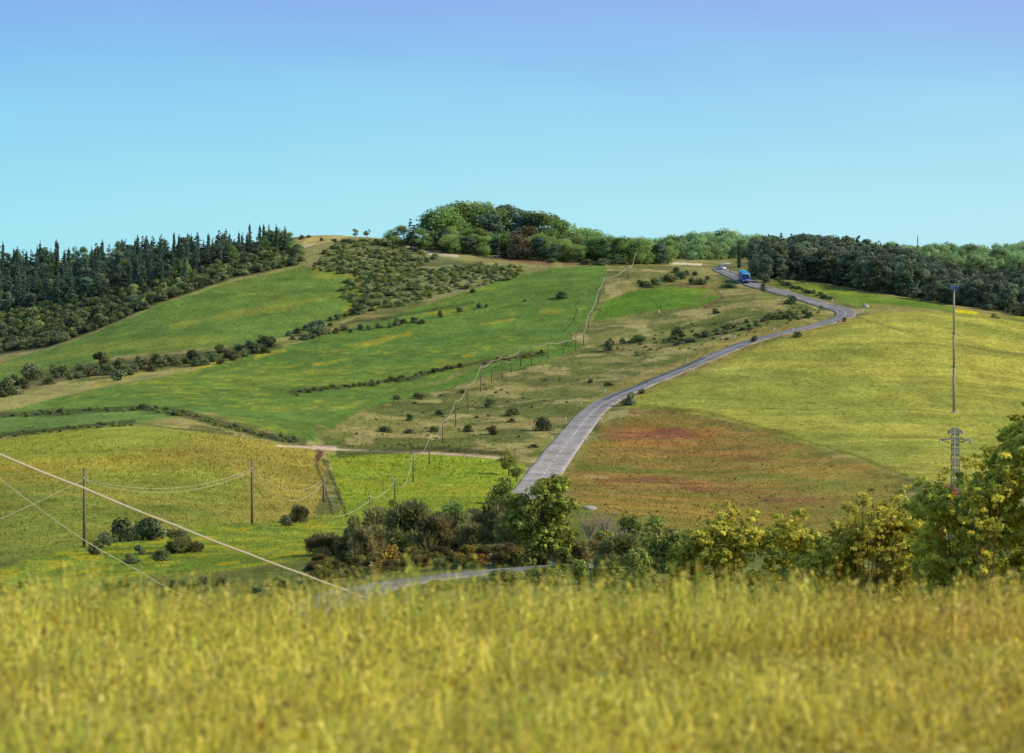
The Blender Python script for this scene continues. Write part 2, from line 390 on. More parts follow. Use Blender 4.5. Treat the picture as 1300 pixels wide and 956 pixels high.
class MB:
    """collects solid pieces and links them as ONE mesh object"""
    def __init__(self): self.v = []; self.f = []; self.mi = []
    def add(self, V, Fc, m=0):
        o = len(self.v); self.v += [tuple(p) for p in V]; self.f += [[i + o for i in f] for f in Fc]; self.mi += [m] * len(Fc); return self
    def box(self, c, s, m=0, bev=0.0):
        x, y, z = c; a, b, d = s[0] / 2, s[1] / 2, s[2] / 2
        if bev <= 0:
            V = [(x + i * a, y + j * b, z + q * d) for q in (-1, 1) for i, j in ((-1, -1), (1, -1), (1, 1), (-1, 1))]
            return self.add(V, [(3, 2, 1, 0), (4, 5, 6, 7), (0, 1, 5, 4), (1, 2, 6, 5), (2, 3, 7, 6), (3, 0, 4, 7)], m)
        rings = []
        for q, ins in ((-d, bev), (-d + bev, 0), (d - bev, 0), (d, bev)):
            ring = []
            for i, j in ((-1, -1), (1, -1), (1, 1), (-1, 1)):
                A, B = a - ins, b - ins
                if i * j > 0: ring += [(x + i * A, y + j * (B - bev), z + q), (x + i * (A - bev), y + j * B, z + q)][::1]
                else: ring += [(x + i * (A - bev), y + j * B, z + q), (x + i * A, y + j * (B - bev), z + q)]
            rings.append(ring)
        # order corner points anticlockwise
        out = []
        for ring in rings:
            ring = sorted(ring, key=lambda p: math.atan2((p[1] - y) / b, (p[0] - x) / a)); out += ring
        n = 8; Fc = [list(range(n))[::-1], [3 * n + i for i in range(n)]]
        for r_ in range(3):
            for i in range(n): Fc.append([r_ * n + i, r_ * n + (i + 1) % n, (r_ + 1) * n + (i + 1) % n, (r_ + 1) * n + i])
        return self.add(out, Fc, m)
    def tube(self, pts, rad, sides=8, m=0, caps=True):
        pts = [np.array(p, float) for p in pts]; V = []; n = len(pts)
        rad = rad if hasattr(rad, '__len__') else [rad] * n
        for i, p in enumerate(pts):
            t_ = pts[min(i + 1, n - 1)] - pts[max(i - 1, 0)]; t_ = t_ / (np.linalg.norm(t_) + 1e-9)
            up = np.array((0, 0, 1.0)) if abs(t_[2]) < 0.9 else np.array((0, 1.0, 0))
            u = np.cross(up, t_); u /= np.linalg.norm(u); w = np.cross(t_, u)
            for s_ in range(sides):
                a = 2 * math.pi * s_ / sides
                V.append(p + (u * math.cos(a) + w * math.sin(a)) * rad[i])
        Fc = [(i * sides + s_, i * sides + (s_ + 1) % sides, (i + 1) * sides + (s_ + 1) % sides, (i + 1) * sides + s_) for i in range(n - 1) for s_ in range(sides)]
        if caps: Fc += [list(range(sides))[::-1], [(n - 1) * sides + i for i in range(sides)]]
        return self.add(V, Fc, m)
    def mesh(self, name, mats, smooth_=False):
        return mesh_np(name, self.v, self.f, mats, None, smooth_, self.mi)
    def build(self, name, mats, parent=None, smooth_=False):
        mats = mats if isinstance(mats, (list, tuple)) else [mats]
        return link(bpy.data.objects.new(name, self.mesh(name, mats, smooth_)), parent)

def tag(o, label=None, cat=None, group=None, kind=None):
    if label: o['label'] = label
    if cat: o['category'] = cat
    if group: o['group'] = group
    if kind: o['kind'] = kind
    return o

def empty(name, loc=(0, 0, 0), rz=0.0, sc=1.0):
    o = bpy.data.objects.new(name, None); o.empty_display_size = 0.2
    o.location = loc; o.rotation_euler = (0, 0, rz); o.scale = (sc, sc, sc) if not hasattr(sc, '__len__') else sc
    COL.objects.link(o); return o

# ------------------------------------------------------------------ materials
def newmat(name):
    m = bpy.data.materials.new(name); m.use_nodes = True
    nt = m.node_tree; nt.nodes.clear()
    return m, nt, nt.nodes, nt.links

def mat_plain(name, col, rough=0.6, metal=0.0, var=0.15, scale=6.0, coords='Object', spec=0.4):
    m, nt, n, l = newmat(name)
    out = n.new('ShaderNodeOutputMaterial'); b = n.new('ShaderNodeBsdfPrincipled')
    tc = n.new('ShaderNodeTexCoord'); nz = n.new('ShaderNodeTexNoise'); nz.inputs['Scale'].default_value = scale; nz.inputs['Detail'].default_value = 4
    mr = n.new('ShaderNodeMapRange'); mr.inputs[1].default_value = 0.3; mr.inputs[2].default_value = 0.7; mr.inputs[3].default_value = 1 - var; mr.inputs[4].default_value = 1 + var
    mx = n.new('ShaderNodeVectorMath'); mx.operation = 'SCALE'; mx.inputs[0].default_value = col
    l.new(tc.outputs[coords], nz.inputs['Vector']); l.new(nz.outputs['Fac'], mr.inputs[0]); l.new(mr.outputs[0], mx.inputs['Scale'])
    l.new(mx.outputs[0], b.inputs['Base Color'])
    b.inputs['Roughness'].default_value = rough; b.inputs['Metallic'].default_value = metal; b.inputs['Specular IOR Level'].default_value = spec
    l.new(b.outputs[0], out.inputs[0]); return m

def mat_foliage(name, col, hue=0.03, val=0.35, trans=0.3, sat=1.0):
    """leaf colour = col x vertex tint, shifted a little per plant"""
    m, nt, n, l = newmat(name)
    out = n.new('ShaderNodeOutputMaterial')
    at_ = n.new('ShaderNodeAttribute'); at_.attribute_name = 'Col'
    mul = n.new('ShaderNodeVectorMath'); mul.operation = 'MULTIPLY'; mul.inputs[1].default_value = col
    l.new(at_.outputs['Color'], mul.inputs[0])
    oi = n.new('ShaderNodeObjectInfo')
    hs = n.new('ShaderNodeHueSaturation'); hs.inputs['Saturation'].default_value = sat
    mh = n.new('ShaderNodeMapRange'); mh.inputs[3].default_value = 0.5 - hue; mh.inputs[4].default_value = 0.5 + hue
    sc_ = n.new('ShaderNodeMath'); sc_.operation = 'MULTIPLY'; sc_.inputs[1].default_value = 7.31
    fr = n.new('ShaderNodeMath'); fr.operation = 'FRACT'
    mv = n.new('ShaderNodeMapRange'); mv.inputs[3].default_value = 1 - val; mv.inputs[4].default_value = 1 + val
    l.new(oi.outputs['Random'], mh.inputs[0]); l.new(oi.outputs['Random'], sc_.inputs[0]); l.new(sc_.outputs[0], fr.inputs[0]); l.new(fr.outputs[0], mv.inputs[0])
    l.new(mh.outputs[0], hs.inputs['Hue']); l.new(mv.outputs[0], hs.inputs['Value']); l.new(mul.outputs[0], hs.inputs['Color'])
    d = n.new('ShaderNodeBsdfDiffuse'); tr = n.new('ShaderNodeBsdfTranslucent'); mx = n.new('ShaderNodeMixShader'); mx.inputs[0].default_value = trans
    l.new(hs.outputs[0], d.inputs[0]); l.new(hs.outputs[0], tr.inputs[0]); l.new(d.outputs[0], mx.inputs[1]); l.new(tr.outputs[0], mx.inputs[2])
    l.new(mx.outputs[0], out.inputs[0]); return m

def mat_ground():
    m, nt, n, l = newmat('ground_cover')
    out = n.new('ShaderNodeOutputMaterial'); b = n.new('ShaderNodeBsdfPrincipled'); b.inputs['Roughness'].default_value = 0.95; b.inputs['Specular IOR Level'].default_value = 0.05
    at_ = n.new('ShaderNodeAttribute'); at_.attribute_name = 'Col'
    ge = n.new('ShaderNodeNewGeometry')
    def nz(scale, lo, hi, stretch=(1, 1, 1), det=3):
        mp = n.new('ShaderNodeMapping'); mp.inputs['Scale'].default_value = stretch
        t_ = n.new('ShaderNodeTexNoise'); t_.inputs['Scale'].default_value = scale; t_.inputs['Detail'].default_value = det
        r_ = n.new('ShaderNodeMapRange'); r_.inputs[1].default_value = 0.3; r_.inputs[2].default_value = 0.7; r_.inputs[3].default_value = lo; r_.inputs[4].default_value = hi
        l.new(ge.outputs['Position'], mp.inputs[0]); l.new(mp.outputs[0], t_.inputs['Vector']); l.new(t_.outputs['Fac'], r_.inputs[0]); return r_, t_
    a, ta = nz(0.9, 0.72, 1.28); c, tb = nz(0.16, 0.84, 1.16, (1, 0.5, 1)); e, tc_ = nz(0.035, 0.9, 1.1)
    p = n.new('ShaderNodeMath'); p.operation = 'MULTIPLY'; q = n.new('ShaderNodeMath'); q.operation = 'MULTIPLY'
    l.new(a.outputs[0], p.inputs[0]); l.new(c.outputs[0], p.inputs[1]); l.new(p.outputs[0], q.inputs[0]); l.new(e.outputs[0], q.inputs[1])
    s = n.new('ShaderNodeVectorMath'); s.operation = 'SCALE'; l.new(at_.outputs['Color'], s.inputs[0]); l.new(q.outputs[0], s.inputs['Scale'])
    l.new(s.outputs[0], b.inputs['Base Color'])
    bp = n.new('ShaderNodeBump'); bp.inputs['Strength'].default_value = 0.5; bp.inputs['Distance'].default_value = 0.5
    l.new(ta.outputs['Fac'], bp.inputs['Height']); l.new(bp.outputs[0], b.inputs['Normal'])
    l.new(b.outputs[0], out.inputs[0]); return m

def mat_tufts(name, trans=0.3, sc=1.0):
    m, nt, n, l = newmat(name)
    out = n.new('ShaderNodeOutputMaterial'); at_ = n.new('ShaderNodeAttribute'); at_.attribute_name = 'Col'
    d = n.new('ShaderNodeBsdfDiffuse'); tr = n.new('ShaderNodeBsdfTranslucent'); mx = n.new('ShaderNodeMixShader'); mx.inputs[0].default_value = trans
    ge = n.new('ShaderNodeNewGeometry'); nz = n.new('ShaderNodeTexNoise'); nz.inputs['Scale'].default_value = sc
    r_ = n.new('ShaderNodeMapRange'); r_.inputs[1].default_value = .3; r_.inputs[2].default_value = .7; r_.inputs[3].default_value = .8; r_.inputs[4].default_value = 1.2
    s = n.new('ShaderNodeVectorMath'); s.operation = 'SCALE'
    l.new(ge.outputs['Position'], nz.inputs['Vector']); l.new(nz.outputs['Fac'], r_.inputs[0]); l.new(at_.outputs['Color'], s.inputs[0]); l.new(r_.outputs[0], s.inputs['Scale'])
    l.new(s.outputs[0], d.inputs[0]); l.new(s.outputs[0], tr.inputs[0]); l.new(d.outputs[0], mx.inputs[1]); l.new(tr.outputs[0], mx.inputs[2]); l.new(mx.outputs[0], out.inputs[0])
    return m

def mat_asphalt():
    m, nt, n, l = newmat('worn_asphalt')
    out = n.new('ShaderNodeOutputMaterial'); b = n.new('ShaderNodeBsdfPrincipled'); b.inputs['Roughness'].default_value = 0.85; b.inputs['Specular IOR Level'].default_value = 0.25
    ge = n.new('ShaderNodeNewGeometry'); at_ = n.new('ShaderNodeAttribute'); at_.attribute_name = 'Col'
    t1 = n.new('ShaderNodeTexNoise'); t1.inputs['Scale'].default_value = 0.22; t1.inputs['Detail'].default_value = 6
    t2 = n.new('ShaderNodeTexNoise'); t2.inputs['Scale'].default_value = 1.8; t2.inputs['Detail'].default_value = 4
    v = n.new('ShaderNodeTexVoronoi'); v.feature = 'DISTANCE_TO_EDGE'; v.inputs['Scale'].default_value = 0.22
    for t_ in (t1, t2): l.new(ge.outputs['Position'], t_.inputs['Vector'])
    wv = n.new('ShaderNodeVectorMath'); wv.operation = 'ADD'; l.new(ge.outputs['Position'], wv.inputs[0]); l.new(t2.outputs['Color'], wv.inputs[1]); l.new(wv.outputs[0], v.inputs['Vector'])
    r1 = n.new('ShaderNodeMapRange'); r1.inputs[1].default_value = .35; r1.inputs[2].default_value = .65; r1.inputs[3].default_value = .78; r1.inputs[4].default_value = 1.18
    r2 = n.new('ShaderNodeMapRange'); r2.inputs[1].default_value = .3; r2.inputs[2].default_value = .7; r2.inputs[3].default_value = .9; r2.inputs[4].default_value = 1.1
    r3 = n.new('ShaderNodeMapRange'); r3.inputs[1].default_value = 0.0; r3.inputs[2].default_value = .03; r3.inputs[3].default_value = .6; r3.inputs[4].default_value = 1.0
    l.new(t1.outputs['Fac'], r1.inputs[0]); l.new(t2.outputs['Fac'], r2.inputs[0]); l.new(v.outputs['Distance'], r3.inputs[0])
    p = n.new('ShaderNodeMath'); p.operation = 'MULTIPLY'; q = n.new('ShaderNodeMath'); q.operation = 'MULTIPLY'
    l.new(r1.outputs[0], p.inputs[0]); l.new(r2.outputs[0], p.inputs[1]); l.new(p.outputs[0], q.inputs[0]); l.new(r3.outputs[0], q.inputs[1])
    s = n.new('ShaderNodeVectorMath'); s.operation = 'SCALE'; l.new(at_.outputs['Color'], s.inputs[0]); l.new(q.outputs[0], s.inputs['Scale'])
    l.new(s.outputs[0], b.inputs['Base Color']); l.new(b.outputs[0], out.inputs[0]); return m

M_ground = mat_ground(); M_tuft = mat_tufts('field_tufts', 0.25, 0.5); M_blade = mat_tufts('meadow_blades', 0.35, 2.0); M_asph = mat_asphalt()
M_paint = mat_plain('road_paint', (0.58, 0.57, 0.53), 0.7, var=0.35, scale=1.5)
M_wood = mat_plain('weathered_pole_wood', lin(128, 108, 84), 0.85, var=0.3, scale=3)
M_bark = mat_plain('bark', lin(84, 70, 54), 0.9, var=0.3, scale=8)
M_pale = mat_plain('bare_twigs', lin(150, 132, 112), 0.9, var=0.25, scale=8)
M_galv = mat_plain('galvanised_steel', lin(132, 134, 132), 0.5, 0.2, var=0.15)
M_mast = mat_plain('mast_paint', lin(160, 148, 128), 0.55, 0.1, var=0.15)
M_blue = mat_plain('antenna_blue', lin(46, 84, 148), 0.5)
M_wire = mat_plain('cable_sheath', lin(196, 184, 150), 0.5, var=0.06)
M_white = mat_plain('white_plastic', (0.78, 0.78, 0.74), 0.5, var=0.06)
M_black = mat_plain('black_plastic', (0.03, 0.03, 0.035), 0.5)
M_red = mat_plain('red_reflector', (0.5, 0.04, 0.03), 0.3)
M_stone = mat_plain('field_stone', lin(176, 166, 146), 0.9, var=0.3, scale=4)
M_porc = mat_plain('porcelain', (0.65, 0.62, 0.55), 0.25, var=0.05)

# ------------------------------------------------------------------ ground object
nr_, nc_ = Z.shape
V = np.stack([GX, GY, Z], -1).reshape(-1, 3)
ii, jj = np.meshgrid(np.arange(nr_ - 1), np.arange(nc_ - 1), indexing='ij')
a = (ii * nc_ + jj).ravel()
Fq = np.stack([a, a + 1, a + nc_ + 1, a + nc_], 1)
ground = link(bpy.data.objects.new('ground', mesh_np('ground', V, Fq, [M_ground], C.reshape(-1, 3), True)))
tag(ground, kind='structure')
# a low skirt so that the sheet also lies under and behind the viewer
mb = MB(); mb.add([(-400, -400, -2.6), (400, -400, -2.6), (400, 0.5, -2.6), (-400, 0.5, -2.6)], [(0, 1, 2, 3)])
me = mesh_np('terrain', mb.v, mb.f, [M_ground], np.array([lin(130, 116, 40)] * 4))
tag(link(bpy.data.objects.new('terrain', me)), kind='structure')

# ------------------------------------------------------------------ roads
def strip(name, P, N, zl, zr, offs, lift, mat, cols=None, sel=None, kind='structure', skirt=False):
    """offs: lateral offsets in half widths (or metres if tuple ('m', a, b))"""
    rows = range(len(P)) if sel is None else sel
    V = []; Cc = []
    for i in rows:
        for o in offs:
            f = o / P[i, 2] + 0.5
            V.append((P[i, 0] + N[i, 0] * o, P[i, 1] + N[i, 1] * o, zl[i] * (1 - f) + zr[i] * f + lift))
            Cc.append(cols(i, o) if cols else (1, 1, 1))
        if skirt: V[-len(offs)] = (V[-len(offs)][0], V[-len(offs)][1], V[-len(offs)][2] - 0.5); V[-1] = (V[-1][0], V[-1][1], V[-1][2] - 0.5)
    n = len(offs); Fc = []
    for r_ in range(len(rows) - 1):
        for c in range(n - 1):
            Fc.append((r_ * n + c, r_ * n + c + 1, (r_ + 1) * n + c + 1, (r_ + 1) * n + c))
    return V, Fc, Cc

def make_road(name, rd, label_c):
    P, N, zl, zr = rd
    hw = P[:, 2] / 2
    V = []; Cc = []; Fc = []
    fr_ = [-1.02, -1.0, -0.8, -0.5, -0.2, 0.0, 0.2, 0.5, 0.8, 1.0, 1.02]; n = len(fr_)
    for i in range(len(P)):
        for q, f in enumerate(fr_):
            o = f * hw[i]; u = (f + 1) / 2
            z = zl[i] * (1 - u) + zr[i] * u - (0.45 if abs(f) > 1.01 else 0)
            V.append((P[i, 0] + N[i, 0] * o, P[i, 1] + N[i, 1] * o, z))
            d = P[i, 1]
            base = np.array(lin(130, 127, 114)) if d < 400 else np.array(lin(170, 160, 140)) * (1 - sstep(560, 700, d)) + np.array(lin(138, 131, 116)) * sstep(560, 700, d)
            if f < 0 and 655 < d < 720: base = np.array(lin(104, 102, 94))          # resurfaced lane
            wh = 0.93 if abs(abs(f) - 0.5) < 0.05 else 1.0
            edge = 1.08 if abs(f) > 0.75 else 1.0
            Cc.append(base * wh * edge)
    for r_ in range(len(P) - 1):
        for c in range(n - 1): Fc.append((r_ * n + c, r_ * n + c + 1, (r_ + 1) * n + c + 1, (r_ + 1) * n + c))
    o = link(bpy.data.objects.new(name, mesh_np(name, V, np.array(Fc), [M_asph], np.array(Cc), True)))
    tag(o, kind='structure')

def marking(rd, off, wid, dash=None, i0=0, i1=None):
    P, N, zl, zr = rd; i1 = i1 or len(P)
    mb_ = MB()
    s = 0.0; step = 1.6; i = i0
    while i < i1 - 1:
        L = i1 - 1 - i if dash is None else max(1, int(dash[0] / step))
        V = []
        for q in range(i, min(i + L + 1, i1)):
            for w in (-wid / 2, wid / 2):
                o = off * P[q, 2] / 2 + w; f = o / P[q, 2] + 0.5
                V.append((P[q, 0] + N[q, 0] * o, P[q, 1] + N[q, 1] * o, zl[q] * (1 - f) + zr[q] * f + 0.012))
        m_ = len(V) // 2
        if m_ > 1: mb_.add(V, [(2 * a_, 2 * a_ + 1, 2 * a_ + 3, 2 * a_ + 2) for a_ in range(m_ - 1)])
        i += L if dash is None else L + max(1, int(dash[1] / step))
    tag(mb_.build('road_marking', M_paint), kind='structure')

make_road('road', roads[0], ''); make_road('road', roads[1], '')
nP = len(roads[0][0])
i_n = int(np.argmin(abs(roads[0][0][:, 1] - 590)))
marking(roads[0], 0.0, 0.22, (3.2, 3.2), 0, i_n)
marking(roads[0], 0.0, 0.2, None, i_n)
marking(roads[0], -0.94, 0.14, None, 0, i_n + 60); marking(roads[0], 0.94, 0.12, None, 0, i_n)
marking(roads[1], 0.0, 0.12, None, 0, int(len(roads[1][0]) * .7))

# ------------------------------------------------------------------ small growth over the fields (nobody could count it)
def tufts(name, n, pxr, pyr, hpx, dens=None, wfac=0.5, dmin=150, jit=None):
    px = R.uniform(*pxr, n); py = R.uniform(*pyr, n)
    # invert the ground for many pixels at once: sample the grid of rows per column
    jcol = np.clip(np.searchsorted(PX, px) - 1, 0, len(PX) - 2)
    i0 = np.searchsorted(Drows, dmin)
    rowsPY = GPYc[i0:, :]
    D = np.empty(n)
    order = np.argsort(jcol); keep = np.ones(n, bool)
    for j in np.unique(jcol):
        s_ = np.nonzero(jcol == j)[0]
        col = np.minimum.accumulate(rowsPY[:, j])
        q = np.searchsorted(-col, -py[s_])
        keep[s_[q >= len(col)]] = False
        D[s_] = Drows[i0:][np.clip(q, 0, len(col) - 1)]
    D = D + R.uniform(-0.8, 0.8, n)
    keep &= (D < 1080)
    u = R.uniform(0, 1, n)
    if dens is not None: keep &= u < dens(px, py)
    px, py, D = px[keep], py[keep], D[keep]; n = len(px)
    x = (px - CX) / F * D; z = zat(px, D)
    ji = np.clip(np.searchsorted(PX, px), 0, len(PX) - 1); ir = np.clip(np.searchsorted(Drows, D), 0, len(Drows) - 1)
    col = C[ir, ji]
    hh = R.uniform(hpx[0], hpx[1], n) * np.clip(D, 200, 700) / F
    V = np.empty((n, 2, 3, 3)); 
    for b in range(2):
        an = R.uniform(0, math.tau, n); w = hh * R.uniform(0.35, 0.8, n) * wfac
        lean = R.uniform(-0.5, 0.5, (n, 2)) * hh[:, None]
        V[:, b, 0] = np.stack([x - np.cos(an) * w, D - np.sin(an) * w, z - 0.08], 1)
        V[:, b, 1] = np.stack([x + np.cos(an) * w, D + np.sin(an) * w, z - 0.08], 1)
        V[:, b, 2] = np.stack([x + lean[:, 0], D + lean[:, 1], z + hh * R.uniform(.7, 1.1, n)], 1)
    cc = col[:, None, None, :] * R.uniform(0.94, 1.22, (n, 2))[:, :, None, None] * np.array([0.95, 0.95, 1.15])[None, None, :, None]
    e1 = V[:, :, 1] - V[:, :, 0]; e2 = V[:, :, 2] - V[:, :, 0]
    flip = np.cross(e1, e2)[..., 1] > 0
    t_ = V[:, :, 0].copy(); V[:, :, 0] = np.where(flip[..., None], V[:, :, 1], V[:, :, 0]); V[:, :, 1] = np.where(flip[..., None], t_, V[:, :, 1])
    if jit is not None: cc = cc * .45 + .55 * np.array(jit)[R.integers(0, len(jit), (n, 1))][:, :, None, :]
    Fc = np.arange(n * 6).reshape(-1, 3)
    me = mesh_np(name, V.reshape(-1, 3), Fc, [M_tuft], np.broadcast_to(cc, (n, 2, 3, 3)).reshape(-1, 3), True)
    nn = R.normal(0, .16, (n, 2, 1, 3)) + np.array((0, -.25, 1.0)); nn /= np.linalg.norm(nn, axis=-1, keepdims=True)
    me.normals_split_custom_set_from_vertices(np.repeat(nn, 3, 2).reshape(-1, 3).tolist())
    o = link(bpy.data.objects.new(name, me))
    tag(o, kind='stuff'); return o
GPYc = HY - Z / GY * F
roadpts = [(a_, b_) for a_, b_, _ in MAIN]
trackpts = [(352, 566), (432, 571), (520, 574), (650, 583)]
def d_field(px, py):
    d = np.ones_like(px)
    d *= 1 - (lineband(trackpts, 3, px, py) > 0)
    s_ = roads[0][0]
    rx = CX + s_[:, 0] / s_[:, 1] * F
    zc = (roads[0][2] + roads[0][3]) / 2
    rp = np.stack([rx, HY - zc / s_[:, 1] * F], 1)[::6]
    hw = s_[::6, 2] / 2 / s_[::6, 1] * F
    near_ = np.full(px.shape, False)
    for (ax, ay), w_ in zip(rp, hw):
        near_ |= (abs(px - ax) < w_ * 1.15) & (abs(py - ay) < 5)
    d[near_] = 0
    return d
tufts('field_grass', 80000, (-120, 1420), (330, 720), (.7, 1.9), d_field)
tufts('field_grass', 44000, (-100, 660), (535, 735), (1.4, 3.6), lambda a, b: d_field(a, b) * sstep(535, 575, b + 14 * np.sin(a / 37)), 0.4)
tufts('field_grass', 14000, (640, 1400), (560, 720), (1.4, 3.6), lambda a, b: d_field(a, b) * sstep(560, 680, b), 0.5)
tufts('field_grass', 22000, (715, 1140), (520, 690), (.9, 2.2), lambda a, b: d_field(a, b) * sstep(-6, 10, inside(RD, a, b)) * (1 - .75 * sstep(930, 1110, a)), 0.6, 150, [lin(150, 92, 62), lin(176, 130, 58), lin(120, 122, 52), lin(128, 76, 64), lin(164, 146, 70), lin(140, 130, 58)])
tufts('field_grass', 30000, (700, 1400), (392, 620), (.8, 1.7), lambda a, b: d_field(a, b) * sstep(-3, 5, inside(RF, a, b)), 0.6, 150, [lin(196, 186, 86), lin(172, 170, 64), lin(150, 152, 56), lin(206, 196, 98)])
tufts('field_grass', 26000, (400, 1060), (340, 600), (.8, 2.0), lambda a, b: d_field(a, b) * sstep(-3, 5, inside([(404, 562), (440, 525), (560, 495), (700, 455), (800, 428), (900, 392), (905, 345), (1060, 395), (900, 446), (775, 500), (690, 582), (430, 571)], a, b)), 0.6, 150, [lin(176, 158, 96), lin(120, 122, 56), lin(146, 136, 72), lin(98, 106, 50)])

# ------------------------------------------------------------------ plants: prototypes (height 1, base at the origin)
def rvec(r, n):
    v = r.normal(size=(n, 3)); return v / np.linalg.norm(v, axis=1)[:, None]

def leaves(r, blobs, n, L, W=None, out=0.7, up=0.25, shell=0.45, tint=(0.72, 1.3), droop=0.0, along=None, surf=None):
    """leaf-shaped quads spread through ellipsoid clumps -> V (n,4,3), colour (n,4,3)"""
    B = np.array([b[:3] for b in blobs], float); S = np.array([b[3:6] if len(b) >= 6 else (b[3],) * 3 for b in blobs], float)
    wgt = (S.prod(1)) ** (2 / 3); wgt /= wgt.sum()
    ib = r.choice(len(B), n, p=wgt)
    d = rvec(r, n); rad = r.uniform(0, 1, n) ** shell
    c = B[ib] + d * S[ib] * rad[:, None]
    nrm = d / S[ib]; nrm /= np.linalg.norm(nrm, axis=1)[:, None]
    nrm = nrm * out + rvec(r, n) * 0.7 + np.array((0, 0, up)); nrm /= np.linalg.norm(nrm, axis=1)[:, None]
    if along is None: u = rvec(r, n)
    else: u = np.array(along) + rvec(r, n) * 0.35 + d * (0.4 if along[2] > .5 else .9)
    u[:, 2] -= droop
    if along is None: u -= nrm * (u * nrm).sum(1)[:, None]
    u /= np.linalg.norm(u, axis=1)[:, None]
    w = np.cross(nrm, u); w /= (np.linalg.norm(w, axis=1)[:, None] + 1e-9)
    l_ = L * r.uniform(0.65, 1.35, n)[:, None]; W = W or L * 0.55; w_ = W * r.uniform(0.7, 1.3, n)[:, None]
    V = np.stack([c - u * l_, c + w * w_, c + u * l_, c - w * w_], 1)
    bt = r.uniform(tint[0], tint[1], len(B))[ib]; lt = r.uniform(0.78, 1.25, n)
    base = (bt * lt)[:, None] * np.ones(3)
    base[:, 0] *= r.uniform(0.88, 1.14, n); base[:, 2] *= r.uniform(0.8, 1.1, n)
    return V, np.repeat(base[:, None, :], 4, 1)

def clumped(r, blobs, n, L, per=22, spread=2.3, tint=(.5, 1.45), shell=.22, up=.45):
    """leaves gathered into small sprays on the outside of larger masses, with gaps between the sprays"""
    B = np.array([b[:3] for b in blobs], float); S = np.array([b[3:6] for b in blobs], float)
    w_ = S.prod(1) ** (2 / 3); m = max(1, n // per)
    ib = r.choice(len(B), m, p=w_ / w_.sum()); d = rvec(r, m); d[:, 2] = np.where(d[:, 2] < -.3, -d[:, 2], d[:, 2])
    cc = B[ib] + d * S[ib] * (r.uniform(0, 1, m) ** shell)[:, None]
    k_ = np.repeat(np.arange(m), per); nn_ = len(k_)
    e = rvec(r, nn_); sp = spread * L * r.uniform(.6, 1.25, m)[k_]
    c = cc[k_] + e * (sp * r.uniform(0, 1, nn_) ** .5)[:, None] * np.array((1, 1, .75))
    nrm = d[k_] * .6 + e * .55 + rvec(r, nn_) * .45 + np.array((0, 0, up)); nrm /= np.linalg.norm(nrm, axis=1)[:, None]
    u = rvec(r, nn_); u -= nrm * (u * nrm).sum(1)[:, None]; u /= np.linalg.norm(u, axis=1)[:, None]; v = np.cross(nrm, u)
    l_ = L * r.uniform(.65, 1.3, nn_)[:, None]; h_ = l_ * .62
    V_ = np.stack([c - u * l_, c + v * h_ + u * l_ * .15, c + u * l_, c - v * h_ + u * l_ * .15], 1)
    base = (r.uniform(*tint, m)[k_] * r.uniform(.8, 1.22, nn_))[:, None] * np.ones(3); base[:, 0] *= r.uniform(.85, 1.12, m)[k_]; base[:, 2] *= r.uniform(.7, 1.1, nn_)
    return V_, np.repeat(base[:, None, :], 4, 1)

def leafmesh(name, parts, mat):
    V = np.concatenate([p[0].reshape(-1, 3) for p in parts]); Cc = np.concatenate([p[1].reshape(-1, 3) for p in parts])
    V[:, 2] = np.maximum(V[:, 2], -0.02)
    return mesh_np(name, V, np.arange(len(V)).reshape(-1, 4), [mat], Cc)

def blobset(r, n, rx, z0, z1, rmin, rmax, prof=None):
    out = []
    for i in range(n):
        h = r.uniform(0, 1); a = r.uniform(0, math.tau); rr = math.sqrt(r.uniform(0.05, 1))
        k = prof(h) if prof else math.sqrt(max(0.05, 1 - (2 * h - 1) ** 2 * 0.8))
        s = r.uniform(rmin, rmax)
        out.append((math.cos(a) * rx * rr * k, math.sin(a) * rx * rr * k, z0 + (z1 - z0) * h, s, s, s * 0.8))
    return out

def limbs(r, blobs, trunk_h, r0, n=None, lean=0.03, sides=6, zsplit=0.5):
    mb_ = MB()
    top = (r.normal() * lean, r.normal() * lean, trunk_h)
    mb_.tube([(0, 0, -0.03), (top[0] * .3, top[1] * .3, trunk_h * .4), top], [r0 * 1.25, r0 * 0.85, r0 * 0.5], sides)
    for b in (blobs if n is None else blobs[:n]):
        s = min(trunk_h * 0.95, max(trunk_h * 0.3, b[2] * zsplit)); f = s / trunk_h
        p0 = np.array((top[0] * f, top[1] * f, s)); p1 = np.array(b[:3])
        mid = (p0 + p1) / 2 + np.array((r.normal() * .02, r.normal() * .02, 0.03))
        mb_.tube([p0, mid, p1], [r0 * 0.42, r0 * 0.28, r0 * 0.1], 5, caps=False)
    return mb_

